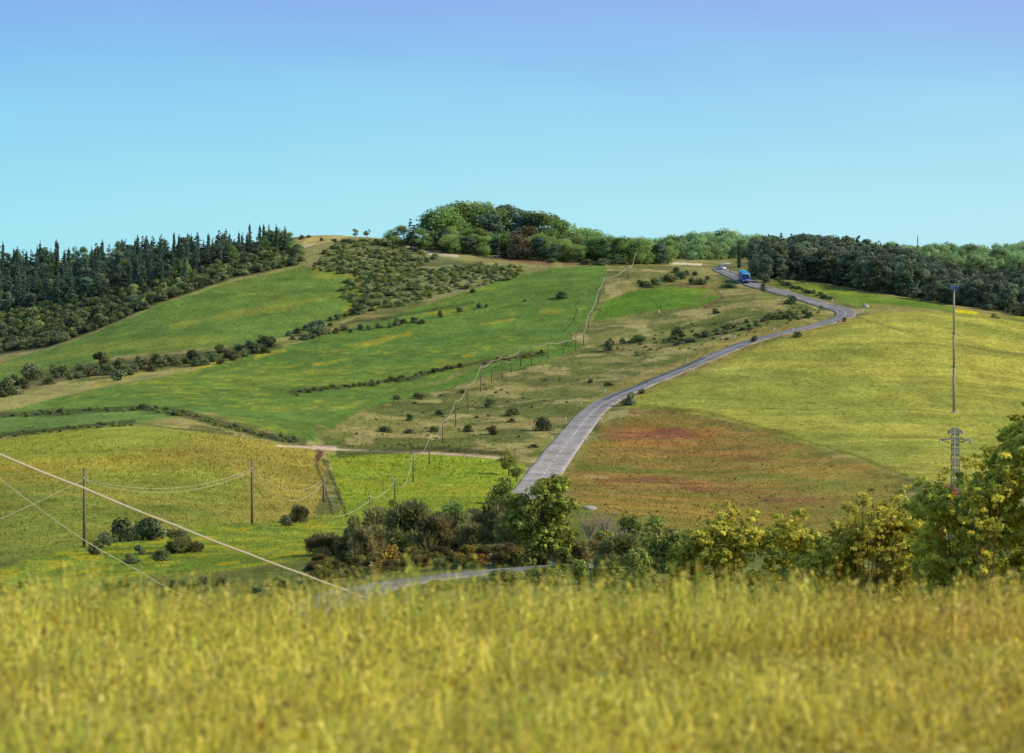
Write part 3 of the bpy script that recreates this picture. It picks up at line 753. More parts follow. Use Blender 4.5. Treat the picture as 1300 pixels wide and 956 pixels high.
FOL = {  # distant woods and shrubs: haze and lifted shade put into paler, bluish colours
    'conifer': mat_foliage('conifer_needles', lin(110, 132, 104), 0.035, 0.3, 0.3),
    'cypress': mat_foliage('cypress_needles', lin(102, 124, 102), 0.02, 0.3, 0.28),
    'broad': mat_foliage('broad_leaves', lin(142, 166, 96), 0.025, 0.3, 0.4),
    'ridge': mat_foliage('hazed_ridge_leaves', lin(156, 184, 124), 0.02, 0.2, 0.4),
    'oak': mat_foliage('dark_oak_leaves', lin(122, 138, 108), 0.03, 0.25, 0.35),
    'rust': mat_foliage('russet_leaves', lin(130, 118, 88), 0.01, 0.05, 0.3),
    'shrub': mat_foliage('shrub_leaves', lin(116, 126, 88), 0.035, 0.35, 0.3),
    'scrub': mat_foliage('scrub_leaves', lin(138, 148, 92), 0.03, 0.3, 0.25),
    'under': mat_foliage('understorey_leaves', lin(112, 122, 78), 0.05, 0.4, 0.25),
    'green': mat_foliage('valley_leaves', lin(146, 150, 76), 0.03, 0.25, 0.4),
    'broom': mat_foliage('broom_twigs', lin(148, 144, 90), 0.03, 0.3, 0.4),
    'near': mat_foliage('near_leaves', lin(214, 202, 88), 0.015, 0.1, 0.4),
    'tree': mat_foliage('roadside_tree_leaves', lin(176, 180, 84), 0.01, 0.03, 0.36),
    'flower': mat_foliage('orange_bush_leaves', lin(172, 142, 66), 0.02, 0.15, 0.3),
    'dead': mat_foliage('dead_leaves', lin(186, 126, 74), 0.02, 0.15, 0.3),
    'drygrass': mat_foliage('russet_grass_blades', lin(196, 142, 92), 0.02, 0.15, 0.35),
}
def proto_tree(kind, seed):
    """-> (trunk mesh, crown mesh)"""
    r = np.random.default_rng(seed)
    if kind == 'cypress':
        bl = []
        for i in range(9):
            h = 0.1 + 0.86 * i / 8; w = 0.09 * (1 - (h - 0.35) ** 2 * 1.4) * (0.35 if i == 8 else 1)
            bl.append((r.normal() * .008, r.normal() * .008, h, w, w, 0.085))
        cr = [leaves(r, bl, 800, 0.035, 0.015, up=0.1, along=(0, 0, 1.0), tint=(.8, 1.2))]
        tr = limbs(r, [], 0.9, 0.014, sides=6)
    elif kind == 'conifer':
        bl = []; wide = r.uniform(0.2, 0.3)
        for i in range(13):
            h = 0.14 + 0.84 * i / 12; w = wide * (1 - h) ** 0.75 + 0.015
            for q in range(1 + int(6 * (1 - h))):
                a_ = r.uniform(0, math.tau); d_ = w * r.uniform(.4, 1.0)
                bl.append((math.cos(a_) * d_, math.sin(a_) * d_, h - d_ * .15 + r.normal() * .012, w * .42 + .012, w * .42 + .012, 0.03))
        cr = [leaves(r, bl, 1700, 0.034, 0.015, out=.5, up=0.5, tint=(.6, 1.3), droop=.15)]
        tr = limbs(r, [], 0.93, 0.016, sides=6)
    elif kind in ('broad', 'ridge', 'oak', 'rust', 'pine'):
        kd_ = kind; kind = 'oak' if kind == 'pine' else kind
        n = {'oak': 17}.get(kind, 14)
        bl = blobset(r, n + 8, 0.32 if kind != 'oak' else 0.2, 0.12, 0.88, 0.12 if kind != 'oak' else .07, 0.19 if kind != 'oak' else .14, lambda h: max(.3, math.sin(math.pi * (0.12 + 0.8 * h)) ** .7))
        cr = [leaves(r, bl, 2600, 0.024, 0.016, tint=(.6, 1.35), shell=.3)]
        tr = limbs(r, bl, 0.55, 0.022, 8); kind = kd_
    elif kind == 'sapling':
        bl = blobset(r, 14, 0.32, 0.3, 0.88, 0.1, 0.17)
        cr = [leaves(r, bl, 1500, 0.03, 0.018, tint=(.55, 1.3))]
        tr = limbs(r, bl, 0.6, 0.022, 9)
    elif kind == 'tree':
        bl = blobset(r, 44, 0.4, 0.2, 0.9, 0.09, 0.16, lambda h: max(.35, math.sin(math.pi * (0.1 + 0.78 * h)) ** .6))
        bl += [(0.02, -0.02, 0.14, .1, .1, .08), (.08, 0, .22, .11, .11, .1), (-.06, .05, .26, .13, .13, .1)]
        cr = [clumped(r, bl, 13000, 0.0165), leaves(r, bl, 5000, .02, .013, tint=(.4, .75), shell=.6)]  # inner fill leaves tinted darker: crown shade put into their colour
        tr = limbs(r, bl, 0.6, 0.03, 18, sides=10)
    return tr.mesh('trunk', [M_bark], True), leafmesh('crown', cr, FOL[{'pine': 'conifer', 'sapling': 'green'}.get(kind, kind)])

def proto_bush(kind, seed):
    """-> single mesh, about 1 high and 1.3 wide"""
    r = np.random.default_rng(seed)
    if kind in ('shrub', 'under', 'scrub', 'flower', 'green'):
        wd = {'shrub': .5, 'green': .52, 'under': .48, 'scrub': .62, 'flower': .5}[kind]
        bl = blobset(r, 12, wd, 0.14, 0.74, 0.22, 0.34, lambda h: max(.25, (1 - h * .75)))
        return leafmesh(kind, [leaves(r, bl, 900, 0.065, 0.042, tint=(.6, 1.35), shell=.25, out=.9)], FOL[kind])
    if kind == 'broom':
        bl = blobset(r, 15, .52, .14, .8, .18, .32, lambda h: max(.2, math.sqrt(max(0.0, 1 - h ** 1.6))))
        return leafmesh(kind, [leaves(r, bl, 3600, .09, .016, tint=(.5, 1.4), along=(0, 0, .45), shell=.3)], FOL['broom'])
    if kind == 'drygrass':
        bl = blobset(r, 8, .55, .1, .5, .18, .3)
        return leafmesh(kind, [leaves(r, bl, 900, .14, .012, tint=(.7, 1.3), along=(0, 0, .9), shell=.5)], FOL['drygrass'])

PT = {}
for kd, cnt in (('cypress', 3), ('conifer', 4), ('broad', 5), ('ridge', 4), ('oak', 5), ('pine', 4), ('rust', 1), ('sapling', 3), ('tree', 1)):
    PT[kd] = [proto_tree(kd, 100 + 13 * i + hash(kd[0] + kd[-1]) * 0 + len(kd) * 7) for i in range(cnt)]
PB = {}
for kd, cnt in (('shrub', 6), ('under', 6), ('scrub', 5), ('green', 5), ('flower', 2), ('broom', 4), ('drygrass', 3)):
    PB[kd] = [proto_bush(kd, 500 + 11 * i + len(kd) * 5) for i in range(cnt)]

def tree(kind, name, loc, hgt, label, cat='tree', group=None, wide=1.0, crown=None):
    tr, cr = rnd.choice(PT[kind])
    e = empty(name, loc, rnd.uniform(0, math.tau), (hgt * wide, hgt * wide, hgt))
    tag(e, label, cat, group)
    link(bpy.data.objects.new('trunk', tr), e); link(bpy.data.objects.new('crown', cr), e)
    return e

def bush(kind, name, loc, hgt, wid, label, cat='shrub', group=None):
    o = bpy.data.objects.new(name, rnd.choice(PB[kind]))
    o.location = (loc[0], loc[1], loc[2] - hgt * 0.05); o.rotation_euler = (0, 0, rnd.uniform(0, math.tau)); w = wid / 1.3
    o.scale = (w, w, hgt)
    link(o); tag(o, label, cat, group); return o

def mass(name, items):
    """many bushes nobody could count, as one object; items: (kind, loc, h, w)"""
    Vs = []; Cs = []; mats = []; mi = []
    for kd, loc, hh, ww in items:
        me_ = rnd.choice(PB[kd]); nv = len(me_.vertices)
        co = np.empty(nv * 3, np.float32); me_.vertices.foreach_get('co', co); co = co.reshape(-1, 3)
        cc = np.empty(nv * 4, np.float32); me_.color_attributes['Col'].data.foreach_get('color', cc); cc = cc.reshape(-1, 4)[:, :3]
        a_ = rnd.uniform(0, math.tau); ca, sa = math.cos(a_), math.sin(a_); w = ww / 1.3
        co = np.stack([(co[:, 0] * ca - co[:, 1] * sa) * w + loc[0], (co[:, 0] * sa + co[:, 1] * ca) * w + loc[1], co[:, 2] * hh + loc[2] - hh * .06], 1)
        t_ = rnd.uniform(.65, 1.35)
        Vs.append(co); Cs.append(cc * np.array((t_ * rnd.uniform(.9, 1.15), t_, t_ * rnd.uniform(.8, 1.15))))
        mt = FOL[kd]
        if mt not in mats: mats.append(mt)
        mi += [mats.index(mt)] * (nv // 4)
    V_ = np.concatenate(Vs)
    o = link(bpy.data.objects.new(name, mesh_np(name, V_, np.arange(len(V_)).reshape(-1, 4), mats, np.concatenate(Cs), False, mi)))
    tag(o, kind='stuff'); return o

def px2m(hpx, D): return hpx * D / F
def inpoly(poly, n, r=rnd, gap=0.0):
    xs = [p[0] for p in poly]; ys = [p[1] for p in poly]; out = []; tries = 0
    P = [(float(a_), float(b_)) for a_, b_ in poly]
    while len(out) < n and tries < n * 60:
        tries += 1
        x, y = r.uniform(min(xs), max(xs)), r.uniform(min(ys), max(ys)); c = False
        for (x0, y0), (x1, y1) in zip(P, P[1:] + P[:1]):
            if (y0 <= y) != (y1 <= y) and x < x0 + (y - y0) / (y1 - y0) * (x1 - x0): c = not c
        if c and all((x - a_) ** 2 + ((y - b_) * 2.5) ** 2 > gap * gap for a_, b_ in out): out.append((x, y))
    return out
ORD = ['first', 'second', 'third', 'fourth', 'fifth', 'sixth', 'seventh', 'eighth', 'ninth', 'tenth', 'eleventh', 'twelfth', 'thirteenth', 'fourteenth', 'fifteenth', 'sixteenth', 'seventeenth', 'eighteenth', 'nineteenth', 'twentieth']
def ordinal(i):
    if i < 20: return ORD[i]
    tens = ['', '', 'twenty', 'thirty', 'forty', 'fifty', 'sixty', 'seventy', 'eighty', 'ninety'][(i + 1) // 10 % 10]
    u = (i + 1) % 10
    return (tens[:-1] + 'ieth') if u == 0 else tens + '-' + ORD[u - 1]

# ---- the wood on the hillside, left
wood = []
for px, py in inpoly([(-130, 400), (0, 388), (120, 372), (200, 356), (290, 338), (372, 318), (372, 306), (300, 316), (200, 326), (100, 335), (0, 345), (-130, 352)], 330, gap=2.6):
    wood.append((px, py))
wood += inpoly([(-130, 412), (0, 400), (120, 384), (200, 366), (290, 346), (340, 334), (290, 338), (200, 356), (120, 372), (0, 388), (-130, 400)], 55, gap=5)
wood.sort(key=lambda p: p[1])
for i, (px, py) in enumerate(wood):
    x, y, z = hit(px, py, 700)
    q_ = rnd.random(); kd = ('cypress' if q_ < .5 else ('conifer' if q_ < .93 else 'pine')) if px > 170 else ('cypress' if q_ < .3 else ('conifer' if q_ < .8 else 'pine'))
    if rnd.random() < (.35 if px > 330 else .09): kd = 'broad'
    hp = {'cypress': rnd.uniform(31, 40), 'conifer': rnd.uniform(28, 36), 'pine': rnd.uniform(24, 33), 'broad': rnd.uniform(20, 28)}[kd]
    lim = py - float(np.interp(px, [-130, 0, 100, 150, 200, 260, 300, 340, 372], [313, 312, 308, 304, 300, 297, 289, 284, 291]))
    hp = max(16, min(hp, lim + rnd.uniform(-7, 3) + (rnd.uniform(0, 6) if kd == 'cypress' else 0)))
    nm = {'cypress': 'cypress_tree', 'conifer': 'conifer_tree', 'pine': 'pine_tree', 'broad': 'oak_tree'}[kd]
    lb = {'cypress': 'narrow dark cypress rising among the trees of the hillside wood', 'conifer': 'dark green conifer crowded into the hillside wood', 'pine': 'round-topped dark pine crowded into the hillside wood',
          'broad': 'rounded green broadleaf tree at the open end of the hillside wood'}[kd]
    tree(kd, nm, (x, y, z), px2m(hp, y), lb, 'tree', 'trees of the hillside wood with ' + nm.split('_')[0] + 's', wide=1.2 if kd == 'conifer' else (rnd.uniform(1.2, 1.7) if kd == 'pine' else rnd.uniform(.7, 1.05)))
# understorey of the wood
edge = [(-130, 462), (0, 446), (60, 439), (122, 418), (200, 384), (290, 354), (380, 334), (384, 316), (372, 318), (290, 338), (200, 356), (120, 372), (0, 388), (-130, 400)]
items = []
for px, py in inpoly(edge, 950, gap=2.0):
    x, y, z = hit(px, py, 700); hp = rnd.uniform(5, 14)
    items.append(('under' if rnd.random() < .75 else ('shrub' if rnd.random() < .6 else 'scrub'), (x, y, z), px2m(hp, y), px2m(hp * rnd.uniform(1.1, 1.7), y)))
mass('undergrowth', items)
line = [(a_, b_) for a_, b_ in edge[1:7]]
eb = []
for k_ in range(46):
    f = k_ / 45 * (len(line) - 1); a_ = min(int(f), len(line) - 2); q = f - a_
    eb.append((line[a_][0] + (line[a_ + 1][0] - line[a_][0]) * q + rnd.uniform(-2, 2), line[a_][1] + (line[a_ + 1][1] - line[a_][1]) * q + rnd.uniform(-3, 1)))
for i, (px, py) in enumerate(eb):
    x, y, z = hit(px, py, 600); hp = rnd.uniform(6, 13)
    bush('shrub' if rnd.random() < .6 else 'under', 'shrub', (x, y, z), px2m(hp, y), px2m(hp * rnd.uniform(1.2, 2), y),
         'dark shrub on the lower edge of the hillside wood, %s from its open end down' % ordinal(i), 'shrub', 'shrubs edging the hillside wood')

# ---- hedge bands and scattered shrubs
def hedge(pts, n, hp, kind, spread, labelfmt, group, name='shrub', wf=(1.1, 1.9)):
    d = [0]
    for p, q in zip(pts[:-1], pts[1:]): d.append(d[-1] + math.hypot(q[0] - p[0], q[1] - p[1]))
    L = []
    for i in range(n):
        s_ = (i + rnd.uniform(.1, .9)) / n * d[-1]
        k_ = max(j for j in range(len(pts) - 1) if d[j] <= s_ + 1e-6); q = (s_ - d[k_]) / (d[k_ + 1] - d[k_])
        L.append((pts[k_][0] + (pts[k_ + 1][0] - pts[k_][0]) * q, pts[k_][1] + (pts[k_ + 1][1] - pts[k_][1]) * q + rnd.uniform(-spread, spread)))
    for i, (px, py) in enumerate(L):
        x, y, z = hit(px, py, 250); h_ = rnd.uniform(*hp)
        bush(kind if isinstance(kind, str) else rnd.choice(kind), name, (x, y, z), px2m(h_, y), px2m(h_ * rnd.uniform(*wf), y), labelfmt % ordinal(i), 'shrub', group)

hedge([(-60, 508), (0, 500), (40, 486), (90, 478), (150, 470), (210, 462), (280, 455), (345, 442)], 74, (8, 18), ['under', 'under', 'shrub'], 8,
      'bushy shrub in the broad hedge above the straw strip, %s from its low end', 'shrubs of the broad hedge', wf=(1.1, 1.7))
hedge([(368, 433), (400, 428), (440, 421), (480, 417), (540, 409)], 16, (5, 10), 'shrub', 2, 'dark shrub in the thin upper hedge, %s from its low end', 'shrubs of the thin upper hedge')
hedge([(360, 428), (400, 414), (430, 404), (455, 398)], 9, (6, 11), 'shrub', 2, 'rounded shrub on the bank between the two upper fields, %s from the low end', 'shrubs of the bank between the upper fields')
def strip_hedge(pts, n, hp, kinds, spread, label, wf=(1.2, 2.6)):
    n = int(n * .7); hp = (hp[0] * .55, hp[1] * .9); spread *= 1.6; kinds = list(kinds) + ['scrub', 'green'] if not isinstance(kinds, str) else [kinds, 'green']
    d = np.concatenate([[0], np.cumsum([math.hypot(q[0] - p[0], q[1] - p[1]) for p, q in zip(pts[:-1], pts[1:])])]); it = []
    for i in range(n):
        s_ = (i + rnd.uniform(0, 1)) / n * d[-1]; px = float(np.interp(s_, d, [p[0] for p in pts])); py = float(np.interp(s_, d, [p[1] for p in pts])) + rnd.uniform(-spread, spread)
        x, y, z = hit(px, py, 250); h_ = rnd.uniform(*hp); it.append((rnd.choice(kinds), (x, y, z), px2m(h_, y), px2m(h_ * rnd.uniform(*wf), y)))
    o = mass('hedge', it); del o['kind']; tag(o, label, 'hedge')
HEDGES = []
def hedge_later(*a, **k): HEDGES.append((a, k))
hedge_later([(372, 501), (430, 492), (480, 487), (520, 480), (555, 470), (590, 464)], 51, (4, 8), ['shrub', 'under'], 1.5, 'low dark hedge running across the middle of the green slope')
hedge_later([(610, 462), (650, 456), (690, 449)], 22, (4, 7), ['shrub', 'under'], 1.2, 'short low hedge behind the poles at mid slope')
hedge_later([(-60, 530), (40, 527), (100, 524), (180, 519)], 48, (4, 8), ['shrub', 'under'], 1.5, 'low dark hedge on the bank under the straw strip')
hedge_later([(185, 518), (230, 526), (280, 539), (330, 553), (380, 562)], 64, (4, 7.5), ['shrub', 'scrub', 'under'], 2, 'scrubby hedge curving over the top of the yellow field to the sandy track')
hedge_later([(-60, 562), (0, 556), (60, 548), (170, 538)], 54, (3.5, 7), ['shrub', 'under', 'scrub'], 1.5, 'thin low hedge along the far edge of the yellow field')
hedge_later([(440, 572), (500, 568), (560, 570), (640, 577)], 28, (2.5, 4.5), ['shrub', 'scrub'], 2.5, 'sparse line of tiny scrub on the bank above the sandy track')
hedge([(810, 362), (860, 352), (900, 358)], 22, (6, 11), ['under', 'scrub', 'shrub'], 6, 'grey-green shrub on the knoll beside the bus, %s from the pole line', 'shrubs of the knoll beside the bus')
hedge([(850, 436), (880, 430), (915, 421), (950, 414), (990, 405), (1030, 400)], 40, (5, 10), ['shrub', 'under', 'scrub'], 5, 'dark shrub in the thicket inside the road bend, %s from its low end', 'shrubs of the thicket inside the road bend', wf=(1.2, 2.0))
hedge([(985, 356), (1010, 367), (1035, 374), (1055, 380)], 22, (4, 7), ['under', 'shrub'], 1.5, 'low shrub on the bank above the upper road, %s from its high end', 'shrubs of the bank above the upper road', wf=(1.5, 2.5))
for a_, k_ in HEDGES: strip_hedge(*a_, **k_)
# the wide-hill scrub
items = []
for poly, n, hp in (([(395, 342), (420, 312), (470, 304), (520, 318), (560, 326), (520, 345), (470, 352), (425, 348)], 300, (2, 7)),
                    ([(430, 372), (450, 346), (500, 345), (560, 342), (610, 336), (668, 340), (650, 356), (560, 374), (500, 392), (460, 398)], 420, (2, 7))):
    for px, py in inpoly(poly, n, gap=1.6):
        x, y, z = hit(px, py, 700); h_ = rnd.uniform(*hp)
        items.append((rnd.choice(['scrub', 'scrub', 'scrub', 'green', 'under', 'shrub']), (x, y, z), px2m(h_, y), px2m(h_ * rnd.uniform(1.3, 2.4), y)))
mass('undergrowth', items)
SHR = [  # px, base row, width px, height px, kind, what tells it apart
    (402, 425, 30, 22, 'shrub', 'big round dark shrub at the meeting of the two hedges'), (318, 446, 26, 14, 'shrub', 'orange-tinged round shrub near the high end of the broad hedge'),
    (128, 462, 26, 16, 'shrub', 'tall dark shrub standing over the broad hedge'), (40, 482, 34, 22, 'shrub', 'large dark shrub at the low end of the broad hedge'), (10, 502, 34, 24, 'shrub', 'dark shrub by the picture edge below the broad hedge'),
    (152, 483, 24, 14, 'shrub', 'dark round shrub on the straw strip'), (452, 399, 22, 16, 'shrub', 'shrub at the corner of the hill scrub and green field'),
    (505, 411, 14, 8, 'shrub', 'small round shrub in the middle of the green slope'), (558, 403, 9, 10, 'shrub', 'upright dot of a shrub high on the green slope'), (583, 396, 12, 6, 'shrub', 'flat small shrub high on the green slope'),
    (608, 391, 9, 7, 'shrub', 'tiny shrub beneath the hill scrub, paired with another'), (618, 390, 6, 4, 'shrub', 'tiniest shrub beneath the hill scrub'), (714, 378, 20, 9, 'shrub', 'wide dark shrub alone on the upper green field'),
    (667, 383, 6, 4, 'shrub', 'speck of a shrub upslope of the flower streak'), (182, 520, 24, 8, 'shrub', 'mound-like shrub at the top of the curved bank'),
    (774, 446, 18, 17, 'shrub', 'dark upright shrub on the dry slope below the crest'), (812, 434, 26, 10, 'under', 'broad flat shrub on the dry slope below the crest'), (790, 436, 10, 8, 'shrub', 'small shrub between the dark upright one and the flat one'),
    (860, 428, 18, 15, 'shrub', 'round dark shrub at the low end of the bend thicket'), (908, 398, 12, 7, 'shrub', 'small dark shrub below the inner green field'),
    (1004, 386, 19, 14, 'shrub', 'round dark shrub beside the upper road'), (969, 370, 9, 13, 'shrub', 'upright dark shrub at the roadside in front of the bus'),
    (750, 486, 9, 6, 'shrub', 'small round shrub upslope of the road curve'), (772, 490, 14, 6, 'under', 'flat brown shrub upslope of the road curve'),
    (690, 546, 27, 19, 'shrub', 'leafy green shrub halfway along the straight road'), (503, 507, 12, 6, 'shrub', 'small dark shrub at the top of the tan slope'), (532, 506, 20, 8, 'under', 'ragged shrub at the top of the tan slope'),
    (587, 499, 12, 5, 'under', 'flat brown shrub by the pole line'), (622, 517, 20, 12, 'under', 'brown-green shrub below the pole line'), (652, 527, 22, 10, 'under', 'reddish-brown shrub in the middle of the tan slope'),
    (650, 536, 12, 6, 'shrub', 'small green shrub just under the reddish one'), (520, 534, 14, 9, 'under', 'ragged bush on the tan slope beside the pole line'), (557, 527, 12, 8, 'under', 'brown shrub beside a pole of the hillside line'),
    (489, 548, 20, 8, 'shrub', 'dark shrub low on the tan slope'), (519, 550, 16, 6, 'shrub', 'low green shrub low on the tan slope'), (552, 548, 18, 8, 'under', 'brown shrub at the foot of the tan slope'),
    (594, 548, 14, 10, 'under', 'ragged brown shrub upslope of the track'), (626, 552, 17, 12, 'under', 'brown-tipped shrub upslope of the yellow-green field'), (678, 568, 14, 5, 'under', 'flat dark shrub beside the straight road'),
    (800, 514, 20, 17, 'shrub', 'dark bush on the field side of the road curve'), (815, 500, 14, 6, 'shrub', 'low bush between road and cereal field'), (958, 434, 12, 8, 'shrub', 'dark bush hugging the road where it dips'),
    (1013, 428, 18, 8, 'under', 'low shrub on the field bank below the road'), (1300, 402, 30, 20, 'oak_', 'big round bush where the dark wood meets the cereal field'), (1262, 404, 12, 7, 'flower_', 'ochre low bush beside the big round one at the wood edge'),
    (925, 365, 22, 6, 'under', 'dark low bush in front of the bus'), (420, 414, 10, 5, 'shrub', 'little shrub above the big round hedge shrub'), (707, 672, 20, 8, 'under', 'low bush under the roadside tree'),
    (255, 462, 10, 6, 'scrub', 'pale grey shrub by the stones in the broad hedge'), (460, 388, 16, 10, 'shrub', 'dark shrub at the green field corner under the hill scrub'), (600, 372, 10, 6, 'shrub', 'dark shrub at the foot of the hill scrub'),
]
for px, py, w, h_, kd, lb in SHR:
    x, y, z = hit(px, py, 250)
    bush({'oak_': 'shrub', 'flower_': 'scrub'}.get(kd, kd), 'shrub', (x, y, z), px2m(h_ * 1.15, y), px2m(w * 1.1, y), lb)
x, y, z = hit(1072, 408, 600); bush('flower', 'orange_bush', (x, y, z), px2m(6, y), px2m(11, y), 'orange-tipped bush at the outside of the road bend')
# small specks in the dry slope and thicket
items = []
for poly, n in (([(440, 560), (450, 525), (560, 500), (700, 470), (740, 480), (690, 560), (640, 575)], 50), ([(760, 440), (880, 410), (1040, 385), (1050, 398), (900, 440), (800, 470)], 70), ([(720, 640), (900, 620), (1080, 640), (1000, 680), (760, 662)], 20)):
    for px, py in inpoly(poly, n, gap=6):
        x, y, z = hit(px, py, 250); h_ = rnd.uniform(2, 4)
        items.append((rnd.choice(['scrub', 'under', 'shrub']), (x, y, z), px2m(h_, y), px2m(h_ * rnd.uniform(1.4, 2.4), y)))
mass('weeds', items)

# ---- hill-top copse
HC = []   # px, base, h px, kind
for px, top, base in ((552, 262, 318), (566, 258, 318), (580, 255, 317), (595, 254, 318), (610, 253, 318), (626, 257, 318), (642, 258, 320), (655, 260, 322), (668, 265, 324), (682, 266, 324), (695, 270, 326), (708, 276, 328), (720, 280, 328), (733, 288, 330), (746, 286, 330), (758, 292, 332), (768, 294, 333), (780, 300, 334), (792, 299, 335), (806, 303, 336), (820, 309, 336), (838, 312, 335)):
    HC.append((px, base, base - top, 'conifer' if px in (642, 655, 668) and rnd.random() < .8 else 'broad'))
for px, py in inpoly([(545, 316), (560, 322), (640, 326), (700, 332), (790, 336), (850, 336), (850, 331), (700, 326), (600, 318)], 80, gap=4):
    HC.append((px, py, rnd.uniform(20, 34), 'broad' if rnd.random() < .85 else 'conifer'))
HC.append((658, 327, 36, 'conifer')); HC.append((622, 322, 56, 'conifer'))
HC.sort()
for i, (px, py, hp, kd) in enumerate(HC):
    x, y, z = hit(px, py, 700)
    if hp > 40: y += rnd.uniform(8, 30); x = (px - CX) / F * y; z = float(zat(px, y)); hp = hp + (HY - z / y * F - py)
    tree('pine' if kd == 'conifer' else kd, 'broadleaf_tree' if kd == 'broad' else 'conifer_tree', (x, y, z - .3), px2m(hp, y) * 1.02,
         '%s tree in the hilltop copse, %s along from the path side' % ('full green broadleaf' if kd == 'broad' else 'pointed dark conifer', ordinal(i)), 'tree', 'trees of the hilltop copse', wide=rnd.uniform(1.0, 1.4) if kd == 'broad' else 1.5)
x, y, z = hit(667, 327, 700); tree('rust', 'russet_tree', (x, y - 6, z), px2m(40, y), 'rounded russet-leaved tree in front of the hilltop copse', wide=1.6)
for px, hp, kd, lb in ((498, 22, 'broad', 'grey-green round tree by the hilltop path'), (512, 28, 'broad', 'middle broadleaf of the small clump by the hilltop path'), (522, 36, 'conifer', 'dark pointed tree topping the small clump by the hilltop path'), (532, 26, 'broad', 'end tree of the small clump, nearest to the copse'), (541, 20, 'broad', 'low tree linking the small clump to the copse')):
    x, y, z = hit(px, 313 + (px - 498) * .12, 700); tree(kd, 'conifer_tree' if kd == 'conifer' else 'broadleaf_tree', (x, y, z), px2m(hp * 1.05, y), lb, wide=1.35)
x, y, z = hit(536, 316, 700); bush('flower', 'yellow_bush', (x, y - 3, z), px2m(12, y), px2m(9, y), 'yellow-green bush at the end of the hilltop path')
for px, hp, lb in ((451, 13, 'small open-crowned tree standing alone on the hilltop skyline'), (466, 12, 'thin small tree beside the open-crowned one on the skyline')):
    x, y, z = hit(px, 302, 900); tree('sapling', 'small_tree', (x, y, z), px2m(hp, y), lb, wide=1.1)
for i, (px, py, w, h_) in enumerate(((440, 309, 34, 7), (462, 308, 22, 5), (425, 308, 14, 6), (408, 306, 8, 5), (392, 302, 8, 5), (478, 307, 10, 5), (383, 304, 10, 8))):
    x, y, z = hit(px, py, 800); bush('shrub', 'shrub', (x, y, z), px2m(h_, y), px2m(w, y), 'low dark shrub along the hilltop path, %s in the row' % ordinal(i), 'shrub', 'shrubs along the hilltop path')
x, y, z = hit(750, 336, 700)
for i, (px, py, w, h_) in enumerate(((745, 335, 24, 8), (765, 336, 26, 10), (786, 336, 24, 12), (812, 334, 22, 11), (836, 333, 20, 10), (700, 333, 14, 7), (640, 326, 14, 8), (612, 323, 22, 7), (590, 321, 16, 9), (570, 320, 16, 9))):
    x, y, z = hit(px, py, 700); bush('shrub', 'shrub', (x, y - 3, z), px2m(h_, y), px2m(w, y), 'dark shrub at the foot of the hilltop copse, %s in the row' % ordinal(i), 'shrub', 'shrubs at the foot of the hilltop copse')
# ---- wooded ridge far behind
rg = []
for px in np.arange(780, 1420, 6.5):
    top = np.interp(px, [780, 820, 870, 930, 950, 1000, 1100, 1170, 1200, 1240, 1300, 1420], [306, 300, 296, 291, 298, 300, 306, 310, 308, 311, 306, 306])
    for q in range(2):
        D = 1120 + q * 60 + rnd.uniform(0, 60); X = px + rnd.uniform(-4, 4)
        rg.append((X, D, (HY - float(zat(X, D)) / D * F) - (top + q * -1 + (1 - q) * rnd.uniform(4, 12) + rnd.uniform(-3, 3))))
for px in np.arange(880, 1420, 9):
    D = 1060 + rnd.uniform(0, 50); rg.append((px, D, rnd.uniform(20, 32)))
rg.sort()
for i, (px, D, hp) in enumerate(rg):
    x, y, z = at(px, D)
    tree('ridge', 'ridge_tree', (x, y, z - .5), max(4, px2m(hp, D)), 'haze-tinted green broadleaf tree on the wooded ridge behind the dark wood', 'tree', 'trees of the wooded ridge', wide=rnd.uniform(.9, 1.4))
# ---- the dark wood, right
dw = []
for px in np.arange(955, 1430, 8.0):
    base = np.interp(px, [950, 985, 1040, 1110, 1200, 1300, 1430], [349, 353, 358, 370, 385, 400, 420])
    top = np.interp(px, [950, 965, 985, 1020, 1100, 1150, 1175, 1200, 1240, 1300, 1430], [318, 300, 296, 294, 302, 312, 322, 330, 340, 338, 345])
    for q in range(5):
        X = px + rnd.uniform(-4, 4); B = base - q * rnd.uniform(5, 8) - rnd.uniform(0, 3)
        full = base - top
        hp = (B - top) * rnd.uniform(.93, 1.06) if q >= 3 else full * rnd.uniform(.5, .8)
        dw.append((X, B, max(18, hp)))
dw.sort()
for i, (px, py, hp) in enumerate(dw):
    x, y, z = hit(px, py, 690)
    if px < 985 and y < 840: continue
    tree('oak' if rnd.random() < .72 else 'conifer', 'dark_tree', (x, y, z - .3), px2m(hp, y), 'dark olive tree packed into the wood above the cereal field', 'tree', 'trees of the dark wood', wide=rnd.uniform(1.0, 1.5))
x, y, z = hit(946.5, 346, 700); tree('cypress', 'cypress_tree', (x, y + 25, z), px2m(42, y), 'thin cypress at the end of the dark wood above the bus', wide=.8)
items = []
for k_ in range(90):
    px = rnd.uniform(960, 1420); base = np.interp(px, [950, 985, 1040, 1110, 1200, 1300, 1430], [350, 354, 359, 371, 386, 401, 421])
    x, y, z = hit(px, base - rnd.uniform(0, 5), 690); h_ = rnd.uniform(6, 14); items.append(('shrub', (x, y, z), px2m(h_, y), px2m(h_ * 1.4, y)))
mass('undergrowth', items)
x, y, z = hit(974, 362, 700); tree('oak', 'dark_tree', (x, y + 6, z), px2m(38, y), 'dark bushy tree at the corner of the wood nearest the road', wide=1.2)
